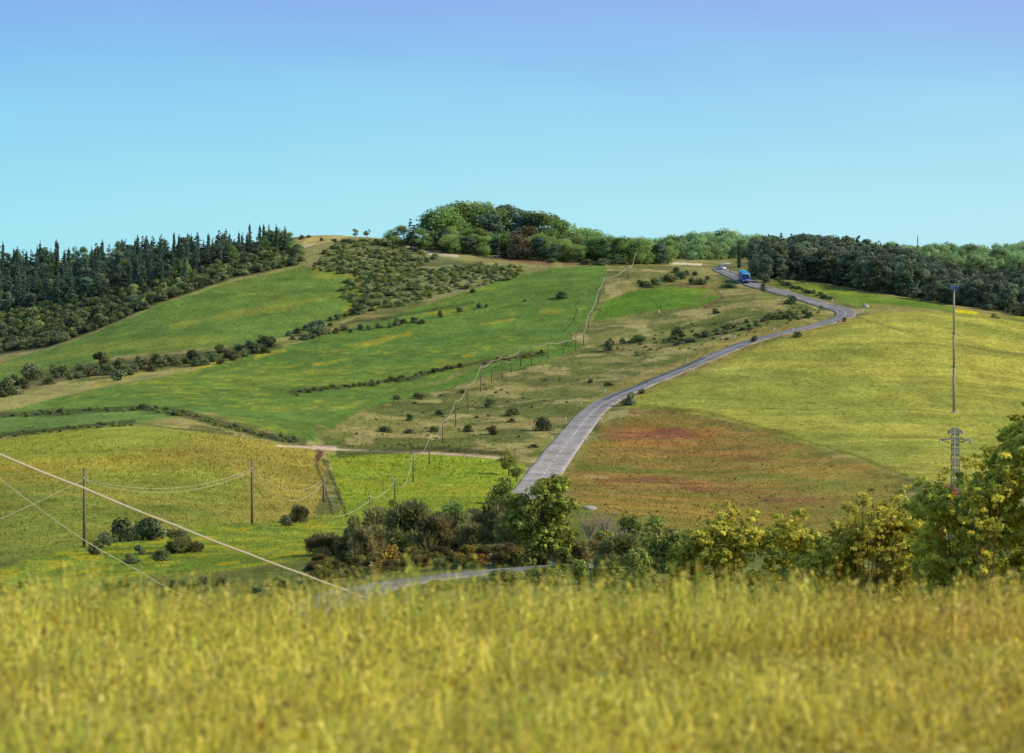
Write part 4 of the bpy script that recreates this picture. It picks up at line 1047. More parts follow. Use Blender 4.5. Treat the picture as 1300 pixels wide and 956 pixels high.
# small trees beside the lower road
for px, py, hp, lb in ((646, 604, 36, 'small leafy tree between the yellow-green field and the road'), (656, 612, 26, 'lower small tree between the yellow-green field and the road')):
    x, y, z = hit(px, py, 300); tree('sapling', 'small_tree', (x, y, z), px2m(hp, y), lb, wide=1.2)

# ---- valley thicket
D0 = 232.0
def vbush(kd, px, py, w, h_, name, lb, cat='bush', group=None, dmin=150):
    if kd in ('under', 'shrub') and px > 400: kd = 'green'
    x, y, z = hit(px, py, dmin); return bush(kd, name, (x, y, z), px2m(h_ * 1.22, y), px2m(w * 1.2, y), lb, cat, group)
for kd, px, py, w, h_, nm, lb in (
    ('shrub', 151, 688, 40, 32, 'round_bush', 'dark ball-shaped bush by the pale thick cable, the one nearer the pole'), ('shrub', 189, 686, 42, 31, 'round_bush', 'dark ball-shaped bush by the pale thick cable, the one farther from the pole'),
    ('shrub', 134, 695, 26, 20, 'round_bush', 'smaller green-brown bush below the two dark ball-shaped ones'), ('shrub', 118, 704, 18, 14, 'round_bush', 'little round bush at the foot of the first tall pole'), ('shrub', 177, 704, 15, 12, 'round_bush', 'tiny round bush on the bright grass below the cable'),
    ('broom', 228, 702, 42, 28, 'broom_bush', 'spiky brown bush on the bright grass under the cable'), ('under', 205, 712, 26, 15, 'round_bush', 'flat ragged bush next to the spiky brown one'), ('shrub', 165, 716, 22, 14, 'round_bush', 'dark low bush nearest the meadow below the thin cable'),
    ('under', 172, 682, 26, 14, 'round_bush', 'reddish low bush in front of the ball-shaped pair'), ('broom', 378, 664, 24, 22, 'broom_bush', 'brown spiky bush beside the third tall pole'), ('shrub', 362, 668, 20, 14, 'round_bush', 'low dark bush left beneath the brown spiky one at the field corner'),
    ('under', 260, 745, 24, 14, 'round_bush', 'dark bush peeking over the meadow edge'), ('under', 282, 744, 18, 12, 'round_bush', 'second dark bush peeking over the meadow edge'), ('under', 225, 748, 22, 14, 'round_bush', 'dark low bush half hidden behind the meadow, farthest toward the poles'),
    ('broom', 412, 704, 44, 28, 'broom_bush', 'low green broom at the start of the thicket'), ('broom', 447, 704, 30, 44, 'broom_bush', 'greyish twiggy broom in the thicket'), ('shrub', 448, 672, 16, 18, 'round_bush', 'small dark tuft standing above the thicket start'),
    ('broom', 478, 690, 52, 42, 'broom_bush', 'tall dark broom behind the orange-flowered bush'), ('broom', 470, 712, 46, 44, 'broom_bush', 'brown broom in front, next to the orange-flowered bush'), ('broom', 522, 700, 66, 58, 'broom_bush', 'biggest dark broom of the thicket'),
    ('broom', 560, 702, 60, 50, 'broom_bush', 'wide olive broom in the middle of the thicket'), ('broom', 596, 700, 48, 36, 'broom_bush', 'low olive broom beside the road post'), ('broom', 624, 692, 60, 50, 'broom_bush', 'dark broom leading up to the roadside tree'), ('broom', 655, 698, 50, 50, 'broom_bush', 'dark broom against the roadside tree'),
    ('broom', 580, 684, 44, 34, 'broom_bush', 'shaded broom behind the olive one'), ('broom', 650, 672, 40, 38, 'broom_bush', 'brown broom tucked behind the roadside tree'), ('broom', 602, 672, 40, 26, 'broom_bush', 'low broom under the edge of the bright field'),
    ('flower', 496, 720, 34, 28, 'orange_bush', 'orange-flowered bush on the sunny face of the thicket'), ('flower', 480, 726, 26, 14, 'orange_bush', 'low orange-flowered growth at the foot of the thicket'), ('flower', 662, 718, 20, 13, 'orange_bush', 'bright yellow-orange bush by the valley road'),
    ('flower', 640, 716, 20, 12, 'orange_bush', 'dull orange bush beside the bright yellow-orange one'), ('flower', 610, 716, 26, 12, 'orange_bush', 'rust-tinged low bush above the valley road'), ('flower', 585, 714, 22, 12, 'orange_bush', 'straw-orange low bush at the thicket foot'),
    ('under', 630, 706, 50, 16, 'round_bush', 'green low bush between the brooms and the road'),
    ('under', 800, 682, 40, 28, 'round_bush', 'grey-green bush under the reddish field'), ('shrub', 832, 690, 36, 34, 'round_bush', 'dark bush under the reddish field'), ('under', 770, 694, 40, 22, 'round_bush', 'mixed bush beside the rubble patch'),
    ('broom', 745, 716, 50, 30, 'broom_bush', 'olive bush just below the rubble patch'), ('under', 716, 722, 36, 26, 'round_bush', 'green bush to the road side of the tree foot'), ('broom', 790, 722, 60, 40, 'broom_bush', 'wide olive bush in the hollow'),
    ('under', 835, 726, 60, 46, 'round_bush', 'dark green bush in the hollow by the leafy bush'), ('shrub', 735, 742, 32, 30, 'round_bush', 'black-green bush at the meadow edge'), ('under', 770, 744, 56, 32, 'round_bush', 'yellow-tipped green bush at the meadow edge'), ('under', 820, 752, 60, 34, 'round_bush', 'sunlit green bush at the meadow edge near the leafy one'),
    ('under', 690, 742, 50, 24, 'round_bush', 'olive bush on the bank under the valley road'), ('under', 640, 742, 50, 20, 'round_bush', 'low olive bush on the bank under the valley road')):
    vbush(kd, px, py, w, h_, nm, lb, dmin=150 if py < 735 else 120)
x, y, z = hit(572, 684, 200); tree('broad', 'small_tree', (x, y, z), px2m(48, y), 'dark leafy tree in the middle of the thicket', wide=1.25)
x, y, z = hit(504, 668, 250); tree('sapling', 'small_tree', (x, y, z), px2m(38, y), 'puffy little tree rising from the thicket beside a pole', wide=1.0)
items = []
for px, py in inpoly([(-100, 745), (200, 742), (330, 742), (420, 732), (560, 716), (700, 706), (830, 690), (1300, 690), (1400, 760), (-100, 760)], 260, gap=7):
    x, y, z = hit(px, py, 130); h_ = rnd.uniform(6, 16); items.append((rnd.choice(['green', 'broom', 'green', 'under']), (x, y, z), px2m(h_, y), px2m(h_ * rnd.uniform(1.3, 2.2), y)))
items = [it for it in items if min((it[1][0] - roads[1][0][:, 0]) ** 2 + (it[1][1] - roads[1][0][:, 1]) ** 2) > 30 and not (it[1][1] < roads[1][0][:, 1].min() + 40 and 470 < CX + it[1][0] / it[1][1] * F < 570)]
mass('undergrowth', items)
for i, (px, py, w_, h_) in enumerate(((572, 748, 34, 9), (600, 746, 36, 11), (628, 743, 36, 11), (655, 739, 36, 12), (684, 736, 36, 15), (710, 734, 40, 20))):
    vbush('green' if i % 2 else 'broom', px, py, w_, h_, 'round_bush', 'low green bush lining the near side of the valley road, %s from its visible end' % ordinal(i), 'bush', 'bushes lining the valley road', 150)
for i, (px, py, w_, h_) in enumerate(((838, 716, 60, 50), (862, 726, 60, 52), (812, 734, 50, 40), (1030, 726, 60, 60), (1012, 736, 50, 50))):
    vbush('green', px, py, w_, h_, 'round_bush', 'dark green bush packed between the leafy bushes, %s from the roadside tree' % ordinal(i), 'bush', 'bushes packed between the leafy ones', 120)
items = []
for px, py in inpoly([(395, 712), (430, 700), (560, 704), (690, 700), (700, 716), (640, 717), (560, 722), (470, 730), (400, 738)], 110, gap=4):
    x, y, z = hit(px, py, 195); h_ = rnd.uniform(9, 20)
    if min((x - roads[1][0][:, 0]) ** 2 + (y - roads[1][0][:, 1]) ** 2) > 16: items.append((rnd.choice(['green', 'broom', 'broom', 'under', 'flower'] if rnd.random() < .12 else ['green', 'broom', 'green']), (x, y, z), px2m(h_, y), px2m(h_ * rnd.uniform(1.3, 2.0), y)))
mass('undergrowth', items)
# the big roadside tree
vbush('green', 640, 640, 40, 34, 'round_bush', 'dark leafy bush beside the road end and the bright field')
vbush('green', 676, 720, 40, 32, 'round_bush', 'green bush around the trunk of the roadside tree')
vbush('green', 706, 716, 28, 42, 'round_bush', 'upright light green growth at the foot of the roadside tree')
vbush('broom', 655, 664, 44, 34, 'broom_bush', 'brown broom filling the gap under the road end')
x, y, z = hit(692, 718, 180)
tree('tree', 'roadside_tree', (x, y, z), px2m(113, y), 'big leafy tree at the lower end of the straight road', wide=1.02)
# bare grey shrubs beside it
def twig_bush(px, py, w, h_, lb):
    x, y, z = hit(px, py, 180); H = px2m(h_, y); W = px2m(w, y) / 2; r = np.random.default_rng(int(px)); mb_ = MB()
    for i in range(26):
        a_ = r.uniform(0, math.tau); q = r.uniform(.3, 1); tip = np.array((math.cos(a_) * W * q, math.sin(a_) * W * q, H * r.uniform(.6, 1)))
        mid = tip * .5 + np.array((r.normal() * W * .1, r.normal() * W * .1, H * .08))
        mb_.tube([(0, 0, 0), mid, tip], [.05, .03, .012], 4, caps=False)
        for s_ in range(3):
            b_ = mid + (tip - mid) * r.uniform(0, .8); e_ = b_ + np.array((r.normal() * .25, r.normal() * .25, abs(r.normal()) * .25 + .1)) * H * .35
            mb_.tube([b_, e_], [.02, .008], 3, caps=False)
    o = mb_.build('bare_shrub', M_pale); o.location = (x, y, z - .05); tag(o, lb, 'shrub')
twig_bush(770, 684, 40, 38, 'bare grey shrub beside the roadside tree'); twig_bush(748, 686, 34, 34, 'bare twiggy shrub nearest the roadside tree'); twig_bush(790, 690, 36, 22, 'low bare shrub above the rubble patch')

# ---- near leafy bushes on the slope below the meadow
def leafy_bush(name, px, D, w, h_, blobs, nl, L, lb, seed, stems=7):
    """h_ metres above the ground; blobs in (x, y, z) metres relative to the base"""
    r = np.random.default_rng(seed)
    x, y, z = at(px, D); e = empty(name, (x, y, z)); tag(e, lb, 'bush')
    V_, C_ = clumped(r, blobs, nl, L, per=16); V2, C2 = leaves(r, blobs, nl // 3, L * 1.3, L * .8, tint=(.5, .9), shell=.6)  # second set fills the inside, its shade painted in by a darker tint
    V_ = np.concatenate([V_, V2]); C_ = np.concatenate([C_, C2])
    V_[..., 2] = np.maximum(V_[..., 2], 0.0)
    link(bpy.data.objects.new('crown', leafmesh('crown', [(V_, C_)], FOL['near'])), e)
    mb_ = MB()
    for b in blobs[:stems]:
        p1 = np.array(b[:3]); p0 = np.array((p1[0] * .25 + r.normal() * .15, p1[1] * .25 + r.normal() * .15, -.1))
        mid = p0 * .45 + p1 * .55 + np.array((r.normal() * .2, r.normal() * .2, -.15 * p1[2]))
        mb_.tube([p0, mid, p1], [.07, .04, .012], 6, caps=False)
    mb_.build('trunk', M_bark, e, True); return e
def near_blobs(seed, D, outline, n, depth, gz, rr=(8, 17)):
    """clumps filling a silhouette: outline gives (px, top row) in the photo at distance D, relative to the first base point"""
    r = np.random.default_rng(seed); xs = [o[0] for o in outline]; bl = []; x0 = outline[0][2]
    for i in range(n):
        px = r.uniform(min(xs), max(xs)); top = np.interp(px, xs, [o[1] for o in outline])
        rad = r.uniform(*rr)
        row = top + rad * .9 + r.uniform(0, 1) * max(4, (min(gz, 870) - top - rad * 2))
        if i < n * .28: row = top + rad * .9
        yy = r.uniform(-depth, depth)
        if i % 6 == 5: rad *= .38; row = top - r.uniform(-8, 20); rad *= r.uniform(.7, 1.4)
        s = rad / F * D
        bl.append(((px - x0) / F * D, yy, (gz - row) / F * D, s, s, s * .85))
    return bl
def gr(px, D): return HY - float(zat(px, D)) / D * F
for nm, px, D, outl, n, dep, nl, L, sd, lb in (
    ('leafy_bush', 940, 112, [(855, 715), (868, 690), (890, 672), (908, 662), (940, 668), (975, 674), (990, 664), (1005, 660), (1020, 676), (1028, 700)], 380, 2.0, 36000, .075, 3, 'sunlit leafy bush standing under the reddish field'),
    ('leafy_bush', 1085, 98, [(1020, 710), (1040, 694), (1062, 678), (1085, 664), (1110, 655), (1140, 648), (1160, 658), (1175, 690)], 400, 1.8, 36000, .068, 5, 'yellow-lit leafy bush between the tall corner bush and the sunlit one'),
    ('leafy_bush', 1262, 78, [(1165, 640), (1185, 626), (1205, 646), (1222, 640), (1238, 618), (1252, 612), (1268, 592), (1284, 574), (1294, 548), (1306, 538), (1340, 515), (1400, 530), (1440, 600)], 740, 1.8, 100000, .058, 8, 'tallest leafy bush filling the corner beside the lattice pylon')):
    gz = min(gr(px, D), 1e9); bl = near_blobs(sd, D, [(a_, b_, px) for a_, b_ in outl], n, dep, gz)
    leafy_bush(nm, px, D, 0, 0, bl, nl, L, lb, sd)
def shoot(px, D, pts, lb, seed, mat=None, nl=260, L=.065, clump=.2):
    """a few long leafy shoots: pts = (px, row) tips"""
    r = np.random.default_rng(seed); x, y, z = at(px, D); e = empty('leafy_shoot', (x, y, z)); tag(e, lb, 'bush'); gz = gr(px, D); mb_ = MB(); bl = []
    for a_, b_ in pts:
        tip = np.array(((a_ - px) / F * D, r.normal() * .3, (gz - b_) / F * D)); mid = tip * np.array((.35, .5, .62))
        mb_.tube([(0, 0, -.1), mid, tip], [.035, .02, .006], 5, caps=False)
        for q in np.linspace(1.0, .3, 11):
            p = mid + (tip - mid) * q; s = clump * r.uniform(.3, 1.0); k_ = .12 + .28 * (1 - q)
            bl.append((p[0] + r.normal() * k_, p[1] + r.normal() * k_, p[2] + r.normal() * .08, s * 1.2, s, s * .6))
    link(bpy.data.objects.new('crown', leafmesh('crown', [leaves(r, bl, nl * len(pts), L, L * .6, tint=(.6, 1.35), shell=.4)], FOL['near'] if mat is None else FOL[mat])), e)
    mb_.build('trunk', M_bark, e, True)
shoot(1098, 96, [(1085, 640), (1094, 628), (1106, 622), (1116, 640), (1132, 630), (1150, 636)], 'long leafy shoots rising out of the yellow-lit bush', 21)
shoot(1195, 82, [(1180, 610), (1196, 602), (1150, 618), (1168, 634)], 'leafy shoots in front of the lattice pylon', 22)
shoot(1255, 76, [(1225, 584), (1240, 575), (1255, 566), (1270, 580)], 'thin twig sprays reaching out from the tallest bush', 23)
shoot(1207, 90, [(1200, 616), (1210, 612), (1214, 622)], 'clump of dead orange leaves at the pylon foot', 24, 'dead', 400, .06, .3)
for i in range(16):
    px = 1034 + i * 15.5 + rnd.uniform(-5, 5); D = 19.3 + rnd.uniform(0, 1.6); x, y, z = at(px, D)
    bush('drygrass', 'dry_grass_clump', (x, y, z), rnd.uniform(.5, .8), rnd.uniform(.3, .6), 'russet dry grass clump at the meadow edge below the tall bushes, %s toward the corner' % ordinal(i), 'grass clump', 'russet grass clumps at the meadow edge')
# low growth on the slope between meadow and bushes
items = []
for k_ in range(120):
    px = rnd.uniform(820, 1420); D = rnd.uniform(60, 130); x, y, z = at(px, D); h_ = rnd.uniform(.8, 2.0); items.append((rnd.choice(['green', 'broom', 'green']), (x, y, z), h_, h_ * 1.6))
mass('undergrowth', items)

# ------------------------------------------------------------------ the meadow at the viewer's feet
def meadow(name, n, d0, d1, hr, wr, cols, heads=0.35):
    D = np.sqrt(R.uniform(d0 * d0, d1 * d1, n)); px = R.uniform(-330, 1630, n)
    x = (px - CX) / F * D; z = zat(px, D)
    pn = fbm(x / .9, D / 1.3, 91, 3); hh = R.uniform(hr[0], hr[1], n) * (0.7 + 0.6 * pn) * (1 - .35 * sstep(19, 26, D))
    an = R.uniform(0, math.tau, n); ln = hh * R.uniform(0.05, 0.45, n); w = R.uniform(wr[0], wr[1], n)
    dx, dy = np.cos(an) * ln, np.sin(an) * ln; fx, fy = -np.sin(an + R.normal(0, .6, n)), np.cos(an + R.normal(0, .6, n))
    base = np.stack([x, D, z - .03], 1); mid = np.stack([x + dx * .3, D + dy * .3, z + hh * .55], 1); tip = np.stack([x + dx, D + dy, z + hh], 1)
    side = np.stack([fx * w, fy * w, np.zeros(n)], 1)
    hd = (R.uniform(0, 1, n) < heads)
    V_ = np.stack([base - side * .6, base + side * .6, mid - side, mid + side, tip - side * .25, tip + side * .25], 1)
    ci = np.clip((pn * 1.5 - .25 + R.normal(0, .22, n)), 0, .999) * len(cols)
    cc = np.array(cols)[ci.astype(int)]
    br = sstep(900, 1200, px) * fbm(x / 1.2, D / 2, 93, 2); cc = cc * (1 - br[:, None] * .45) + np.array(lin(190, 140, 66)) * br[:, None] * .45
    cc = cc * (1.3 * R.uniform(.65, 1.35, n) * (.6 + .8 * fbm(x / .07, D / .25, 97, 2)))[:, None]
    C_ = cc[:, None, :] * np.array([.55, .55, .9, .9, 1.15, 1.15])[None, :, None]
    q = np.arange(n)[:, None] * 6
    Fc = np.concatenate([q + np.array([[0, 1, 3, 2]]), q + np.array([[2, 3, 5, 4]])])
    Vs, Cs, Fs = [V_.reshape(-1, 3)], [C_.reshape(-1, 3)], [Fc]
    ih = np.nonzero(hd)[0]; ih = np.repeat(ih, 3); m_ = len(ih)                  # seed heads: drooping spikelets
    back = R.uniform(0, .5, m_)[:, None]; t0 = tip[ih] * (1 - back) + mid[ih] * back + R.normal(0, .012, (m_, 3)); du = np.stack([dx[ih], dy[ih], hh[ih] * .35], 1); du /= np.linalg.norm(du, axis=1)[:, None]; s_ = np.stack([fx[ih], fy[ih], np.zeros(m_)], 1)
    du = du + R.normal(0, .5, (m_, 3)); du /= np.linalg.norm(du, axis=1)[:, None]
    l_ = R.uniform(.011, .028, m_)[:, None]; ww = R.uniform(.005, .011, m_)[:, None]
    HV = np.stack([t0 - du * l_ * .3, t0 + du * l_ * .5 + s_ * ww, t0 + du * l_ * 1.3, t0 + du * l_ * .5 - s_ * ww], 1)
    HC_ = np.array([lin(214, 190, 84), lin(232, 212, 84), lin(160, 128, 70), lin(206, 200, 74), lin(128, 112, 58), lin(240, 224, 120)])[R.integers(0, 6, m_)] * R.uniform(.8, 1.2, m_)[:, None]
    Vs.append(HV.reshape(-1, 3)); Cs.append(np.repeat(HC_[:, None, :], 4, 1).reshape(-1, 3)); Fs.append(np.arange(m_ * 4).reshape(-1, 4) + n * 6)
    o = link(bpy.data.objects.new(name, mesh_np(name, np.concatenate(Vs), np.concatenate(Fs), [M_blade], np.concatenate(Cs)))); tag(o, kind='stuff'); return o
MC = [lin(126, 116, 62), lin(158, 150, 66), lin(188, 180, 68), lin(206, 198, 72), lin(222, 208, 82), lin(228, 214, 116), lin(168, 180, 70), lin(158, 168, 70)]
meadow('meadow_grass', 200000, 8.5, 26, (.16, .44), (.002, .0055), MC, .5)
meadow('meadow_grass', 9000, 17, 22, (.42, .66), (.002, .004), MC, .8)
# flower heads among the grass
fl = []; fc = []
for k_ in range(170):
    D = math.sqrt(rnd.uniform(10 ** 2, 22 ** 2)); px = rnd.uniform(-300, 1600); x, y, z = at(px, D); zz = z + rnd.uniform(.3, .52); s = rnd.uniform(.012, .028)
    cc = rnd.choice([lin(236, 176, 30), lin(228, 196, 40), lin(214, 140, 50), lin(226, 214, 120)])
    for q in range(6):
        a_ = q * math.tau / 6; b_ = a_ + math.tau / 12
        fl += [(x, y, zz), (x + math.cos(a_ - .4) * s * .6, y - s * .4, zz + math.sin(a_ - .4) * s * .6), (x + math.cos(a_) * s, y - s * .2, zz + math.sin(a_) * s), (x + math.cos(a_ + .4) * s * .6, y - s * .4, zz + math.sin(a_ + .4) * s * .6)]; fc += [cc] * 4
o = link(bpy.data.objects.new('wildflower_foliage', mesh_np('wildflower_foliage', fl, np.arange(len(fl)).reshape(-1, 4), [M_blade], np.array(fc)))); tag(o, kind='stuff')

# ------------------------------------------------------------------ poles, wires, masts
def utility_pole(loc, H, label, group, arm=True, rz=0.0, r0=None):
    e = empty('utility_pole', loc, rz); tag(e, label, 'utility pole', group)
    r0 = r0 or 0.15
    MB().tube([(0, 0, -.3), (0, 0, H * .5), (0, 0, H)], [r0, r0 * .85, r0 * .68], 10).build('post', M_wood, e, True)
    b = MB().box((0, -r0 * 1.1, H * .86), (r0 * 1.6, r0 * .5, .16)).tube([(0, -r0 * 1.2, H * .86), (0, -r0 * 2.6, H * .86), (0, -r0 * 2.6, H * .86 + .12)], .03, 6)
    b.build('bracket', M_galv, e)
    MB().tube([(0, -r0 * 2.6, H * .86 + .1), (0, -r0 * 2.6, H * .86 + .16), (0, -r0 * 2.6, H * .86 + .26)], [.05, .085, .05], 8).build('insulator', M_porc, e, True)
    return np.array(loc) + np.array((0, -r0 * 2.0, H * .86))
def wire(pts, rad, label, sag=None, name='overhead_wire', cat='wire', group=None):
    P = []
    for i, (a_, b_) in enumerate(zip(pts[:-1], pts[1:])):
        a_, b_ = np.array(a_), np.array(b_); L = np.linalg.norm(b_ - a_); s = (sag[i] if hasattr(sag, '__len__') else (sag or .02)) * L
        for q in np.linspace(0, 1, 11)[:-1]: P.append(a_ + (b_ - a_) * q - np.array((0, 0, 4 * s * q * (1 - q))))
    P.append(np.array(pts[-1])); Rr = [rad(p[1]) if callable(rad) else rad for p in P]
    o = MB().tube(P, Rr, 6).build(name, M_wire, None, True); tag(o, label, cat, group); return o

tops = []
for i, (px, D, yb, yt) in enumerate(((107, 318, 692, 594), (320, 372, 662, 584), (411, 436, 658, 603))):
    x, y, z = at(px, D); H = px2m(gr(px, D) - yt, D)
    tops.append(utility_pole((x, y, z), H, ('tall weathered utility pole rising from the ball-shaped bushes', 'tall weathered utility pole at the lower edge of the yellow field', 'weathered utility pole beside the dark double ruts')[i], 'tall utility poles of the lower line', r0=.19))
LINE = [(469.5, 628, 653), (501.4, 604, 643), (524.5, 571, 612), (545, 551, 590), (562, 531, 563), (578.5, 504, 541), (594, 484, 520.5), (610, 461, 497), (624, 454, 486), (637.5, 449, 481), (649, 448, 473), (661, 441, 464), (675, 436, 464),
        (696, 432, 456), (715.5, 431, 449), (731, 427, 446), (741, 420, 437.5), (747, 396, 417), (760, 365.5, 385), (767, 350, 373), (797, 337, 354), (807, 317, 336), (813, 318.5, 335)]
lt = []
for i, (px, yt, yb) in enumerate(LINE):
    x, y, z = hit(px, yb, 300); H = px2m(yb - yt, y)
    lt.append(utility_pole((x, y, z), H, 'slim wooden pole of the line climbing the hillside, %s from the foot' % ordinal(i), 'poles of the line climbing the hillside', r0=.13))
lab = 'pale cable strung along the poles that climb the hillside'
wire(lt, lambda d: .24 * d / F, lab, [.035] * 3 + [.03] * 20)
wr = lambda d: .26 * d / F
xg, yg, zg = at(0, 260); a0 = np.array(((-60 - CX) / F * 300, 300, -(684 - HY) / F * 300))
wire([a0, tops[0], tops[1], tops[2], lt[0]], wr, 'upper pale wire sagging between the three tall poles', [.01, .03, .035, .1])
off = np.array((0, -.1, -.5)); wire([tops[0] + off * .3, tops[1] + off * .5, tops[2] + off], wr, 'lower pale wire sagging between the three tall poles', [.035, .05])
gx, gy, gz_ = hit(428, 659, 350); wire([lt[0] + np.array((0, 0, -.4)), (gx, gy, gz_ + .3)], wr, 'stay wire dropping from the first hillside pole to the ground', [.03])
# thick near cable and thin cable, with the out-of-frame post that carries them
D1 = 44.0
def P3(px, row, D): return np.array(((px - CX) / F * D, D, -(row - HY) / F * D))
pts = [P3(-260, 468, 36), P3(0, 577, 40), P3(107, 620, 42.5), P3(220, 666, 45.5), P3(315, 703, 48), P3(388, 730, 50), P3(432, 746.5, 51.5), P3(500, 772, 54)]
bx, by, bz = at(560, 60); pts.append(np.array((bx, by, bz + .3)))
wire(pts, .0165, 'thick pale aerial cable slanting down across the lower fields', [0.004] * 8, 'aerial_cable', 'cable')
tx = pts[0]; zt = float(zat(-260, 36)); utility_pole((tx[0], tx[1] + .4, zt), (tx[2] - zt) / .86, 'wooden pole carrying the thick aerial cable', None)
utility_pole((bx, by + .35, bz), 1.1, 'short anchor post holding the thick aerial cable', None, r0=.1)
pts = [P3(-100, 530, 70), P3(0, 608, 76), P3(86, 672, 82), P3(122, 695, 84.5), P3(175, 724, 88), P3(240, 761, 95)]
bx, by, bz = at(262, 99); pts.append(np.array((bx, by, bz + .3)))
wire(pts, .0125, 'thin pale cable dropping past the first tall pole toward the meadow', [.004] * 6, 'thin_cable', 'cable')
utility_pole((bx, by + .35, bz), 1.0, 'short anchor post holding the thin cable', None, r0=.08)
zt = float(zat(-100, 70)); p0 = pts[0]; utility_pole((p0[0], p0[1] + .4, zt), (p0[2] - zt) / .86, 'wooden pole carrying the thin cable', None)
# single poles near the copse and on the ridge
for px, yt, yb, lb in ((634, 297, 326, 'pale pole standing before the hilltop copse'), (780, 316, 334, 'short pole standing before the shrubs at the copse end'), (926, 336, 346, 'thin pole at the top of the road above the bus')):
    x, y, z = hit(px, yb, 700); utility_pole((x, y - 4, z), px2m(yb - yt, y), lb, None, r0=.16)
x, y, z = at(1165, 1000); H = px2m(gr(1165, 1000) - 299, 1000); utility_pole((x, y, z), H, 'lone pole rising over the dark wood on the skyline', None, r0=.22)

# slender radio mast in the cereal field
x, y, z = hit(1211, 524, 400); H = px2m(524 - 361, y); mast = empty('radio_mast', (x, y, z)); tag(mast, 'tall slender radio mast standing in the cereal field', 'mast')
for i, (f0, f1, r0) in enumerate(((0, .36, .3), (.36, .62, .25), (.62, .96, .2))):
    MB().tube([(0, 0, H * f0 - (.3 if i == 0 else 0)), (0, 0, H * f1)], [r0, r0 * .9], 12).build('pole_segment', M_mast, mast, True)
    if i < 2:
        fb = MB().tube([(0, 0, H * f1 - .12), (0, 0, H * f1 + .12)], [r0 * 1.5, r0 * 1.5], 12)
        for a_ in (0, math.pi / 2): fb.tube([(-math.cos(a_) * .95, -math.sin(a_) * .95, H * f1), (math.cos(a_) * .95, math.sin(a_) * .95, H * f1)], .05, 6)
        fb.build('flange', M_galv, mast)
for k_ in range(3):
    a_ = k_ * math.tau / 3 + .3; p = (math.cos(a_) * .75, math.sin(a_) * .75, H * .96)
    pn = MB().box((p[0], p[1], H * .965), (.3, .3, 1.5), bev=.04).build('antenna_panel', M_blue, mast)
    MB().tube([(0, 0, H * .965), p], .05, 6).build('antenna_arm', M_galv, pn)
MB().tube([(0, 0, H * .95), (0, 0, H)], .05, 6).build('lightning_rod', M_galv, mast)
MB().box((0, 0, -.1), (1.3, 1.3, .5), bev=.08).build('footing', M_stone, mast)
lad = MB()
for s_ in (-.14, .14): lad.tube([(s_, -.42, 1), (s_, -.34, H * .9)], .02, 4)
for k_ in range(int(H * .9 / .5)): lad.tube([(-.14, -.42 + .08 * k_ / 45, 1.2 + k_ * .5), (.14, -.42 + .08 * k_ / 45, 1.2 + k_ * .5)], .015, 4)
lad.build('ladder', M_galv, mast)

# lattice pylon
px, D = 1213, 235.0
x, y, z = at(px, D); H = px2m(gr(px, D) - 541, D); py_ = empty('lattice_pylon', (x, y, z), .25); tag(py_, 'grey lattice pylon behind the tallest leafy bush', 'pylon')
fr = MB(); w0, w1 = .36, .22
def wz(t_): return w0 + (w1 - w0) * min(1, t_ * 1.15)
for i in (-1, 1):
    for j in (-1, 1): fr.tube([(i * wz(0), j * wz(0), -.2), (i * wz(.5), j * wz(.5), H * .5), (i * wz(1), j * wz(1), H * .985)], .042, 4)
nb = 13
for k_ in range(nb):
    t0, t1 = k_ / nb, (k_ + 1) / nb; a_, b_ = wz(t0), wz(t1)
    for (i0, j0), (i1, j1) in (((-1, -1), (1, -1)), ((1, -1), (1, 1)), ((1, 1), (-1, 1)), ((-1, 1), (-1, -1))):
        fr.tube([(i0 * a_, j0 * a_, H * t0), (i1 * b_, j1 * b_, H * t1 * .985)], .022, 4); fr.tube([(i1 * a_, j1 * a_, H * t0), (i0 * b_, j0 * b_, H * t1 * .985)], .022, 4)
        fr.tube([(i0 * b_, j0 * b_, H * t1 * .985), (i1 * b_, j1 * b_, H * t1 * .985)], .028, 4)
fr.build('frame', M_galv, py_)
for zz, L in ((H * .97, .62), (H * .905, 1.35)):
    ar = MB()
    for s_ in (-1, 1):
        for j in (-.3, .3): ar.tube([(s_ * .35, j, zz), (s_ * L, 0, zz - .05)], .035, 4); ar.tube([(s_ * .35, j, zz - .3), (s_ * L, 0, zz - .05)], .03, 4)
    arm = ar.build('crossarm', M_galv, py_)
    for s_ in (-1, 1):
        MB().tube([(s_ * L, 0, zz - .06), (s_ * L, 0, zz - .12), (s_ * L, 0, zz - .2), (s_ * L, 0, zz - .28), (s_ * L, 0, zz - .36)], [.03, .1, .05, .1, .03], 8).build('insulator', M_porc, arm, True)

# ------------------------------------------------------------------ roadside delineator posts
def delineator(loc, label, hgt=1.05):
    e = empty('marker_post', loc); tag(e, label, 'marker post', 'marker posts along the road')
    MB().box((0, 0, hgt * .4 - .1), (.16, .1, hgt * .8 + .2), bev=.02).build('post', M_white, e)
    MB().box((0, 0, hgt * .885), (.165, .105, hgt * .17), bev=.02).build('band', M_black, e)
    MB().box((0, -.058, hgt * .885), (.05, .012, .12)).build('reflector', M_red, e)
    MB().box((0, 0, hgt * 1.005), (.16, .1, hgt * .07), bev=.02).build('cap', M_white, e)
dl = [(700.6, 559), (718.5, 535), (738, 515), (768.6, 499), (873, 460), (933, 430), (983, 421), (1027, 386), (1049, 391), (1062.5, 398), (745, 561), (763.4, 535), (781, 516), (846, 484), (880.6, 472), (1056.5, 384), (1085, 403), (1095.5, 398), (1007, 421), (728, 578)]
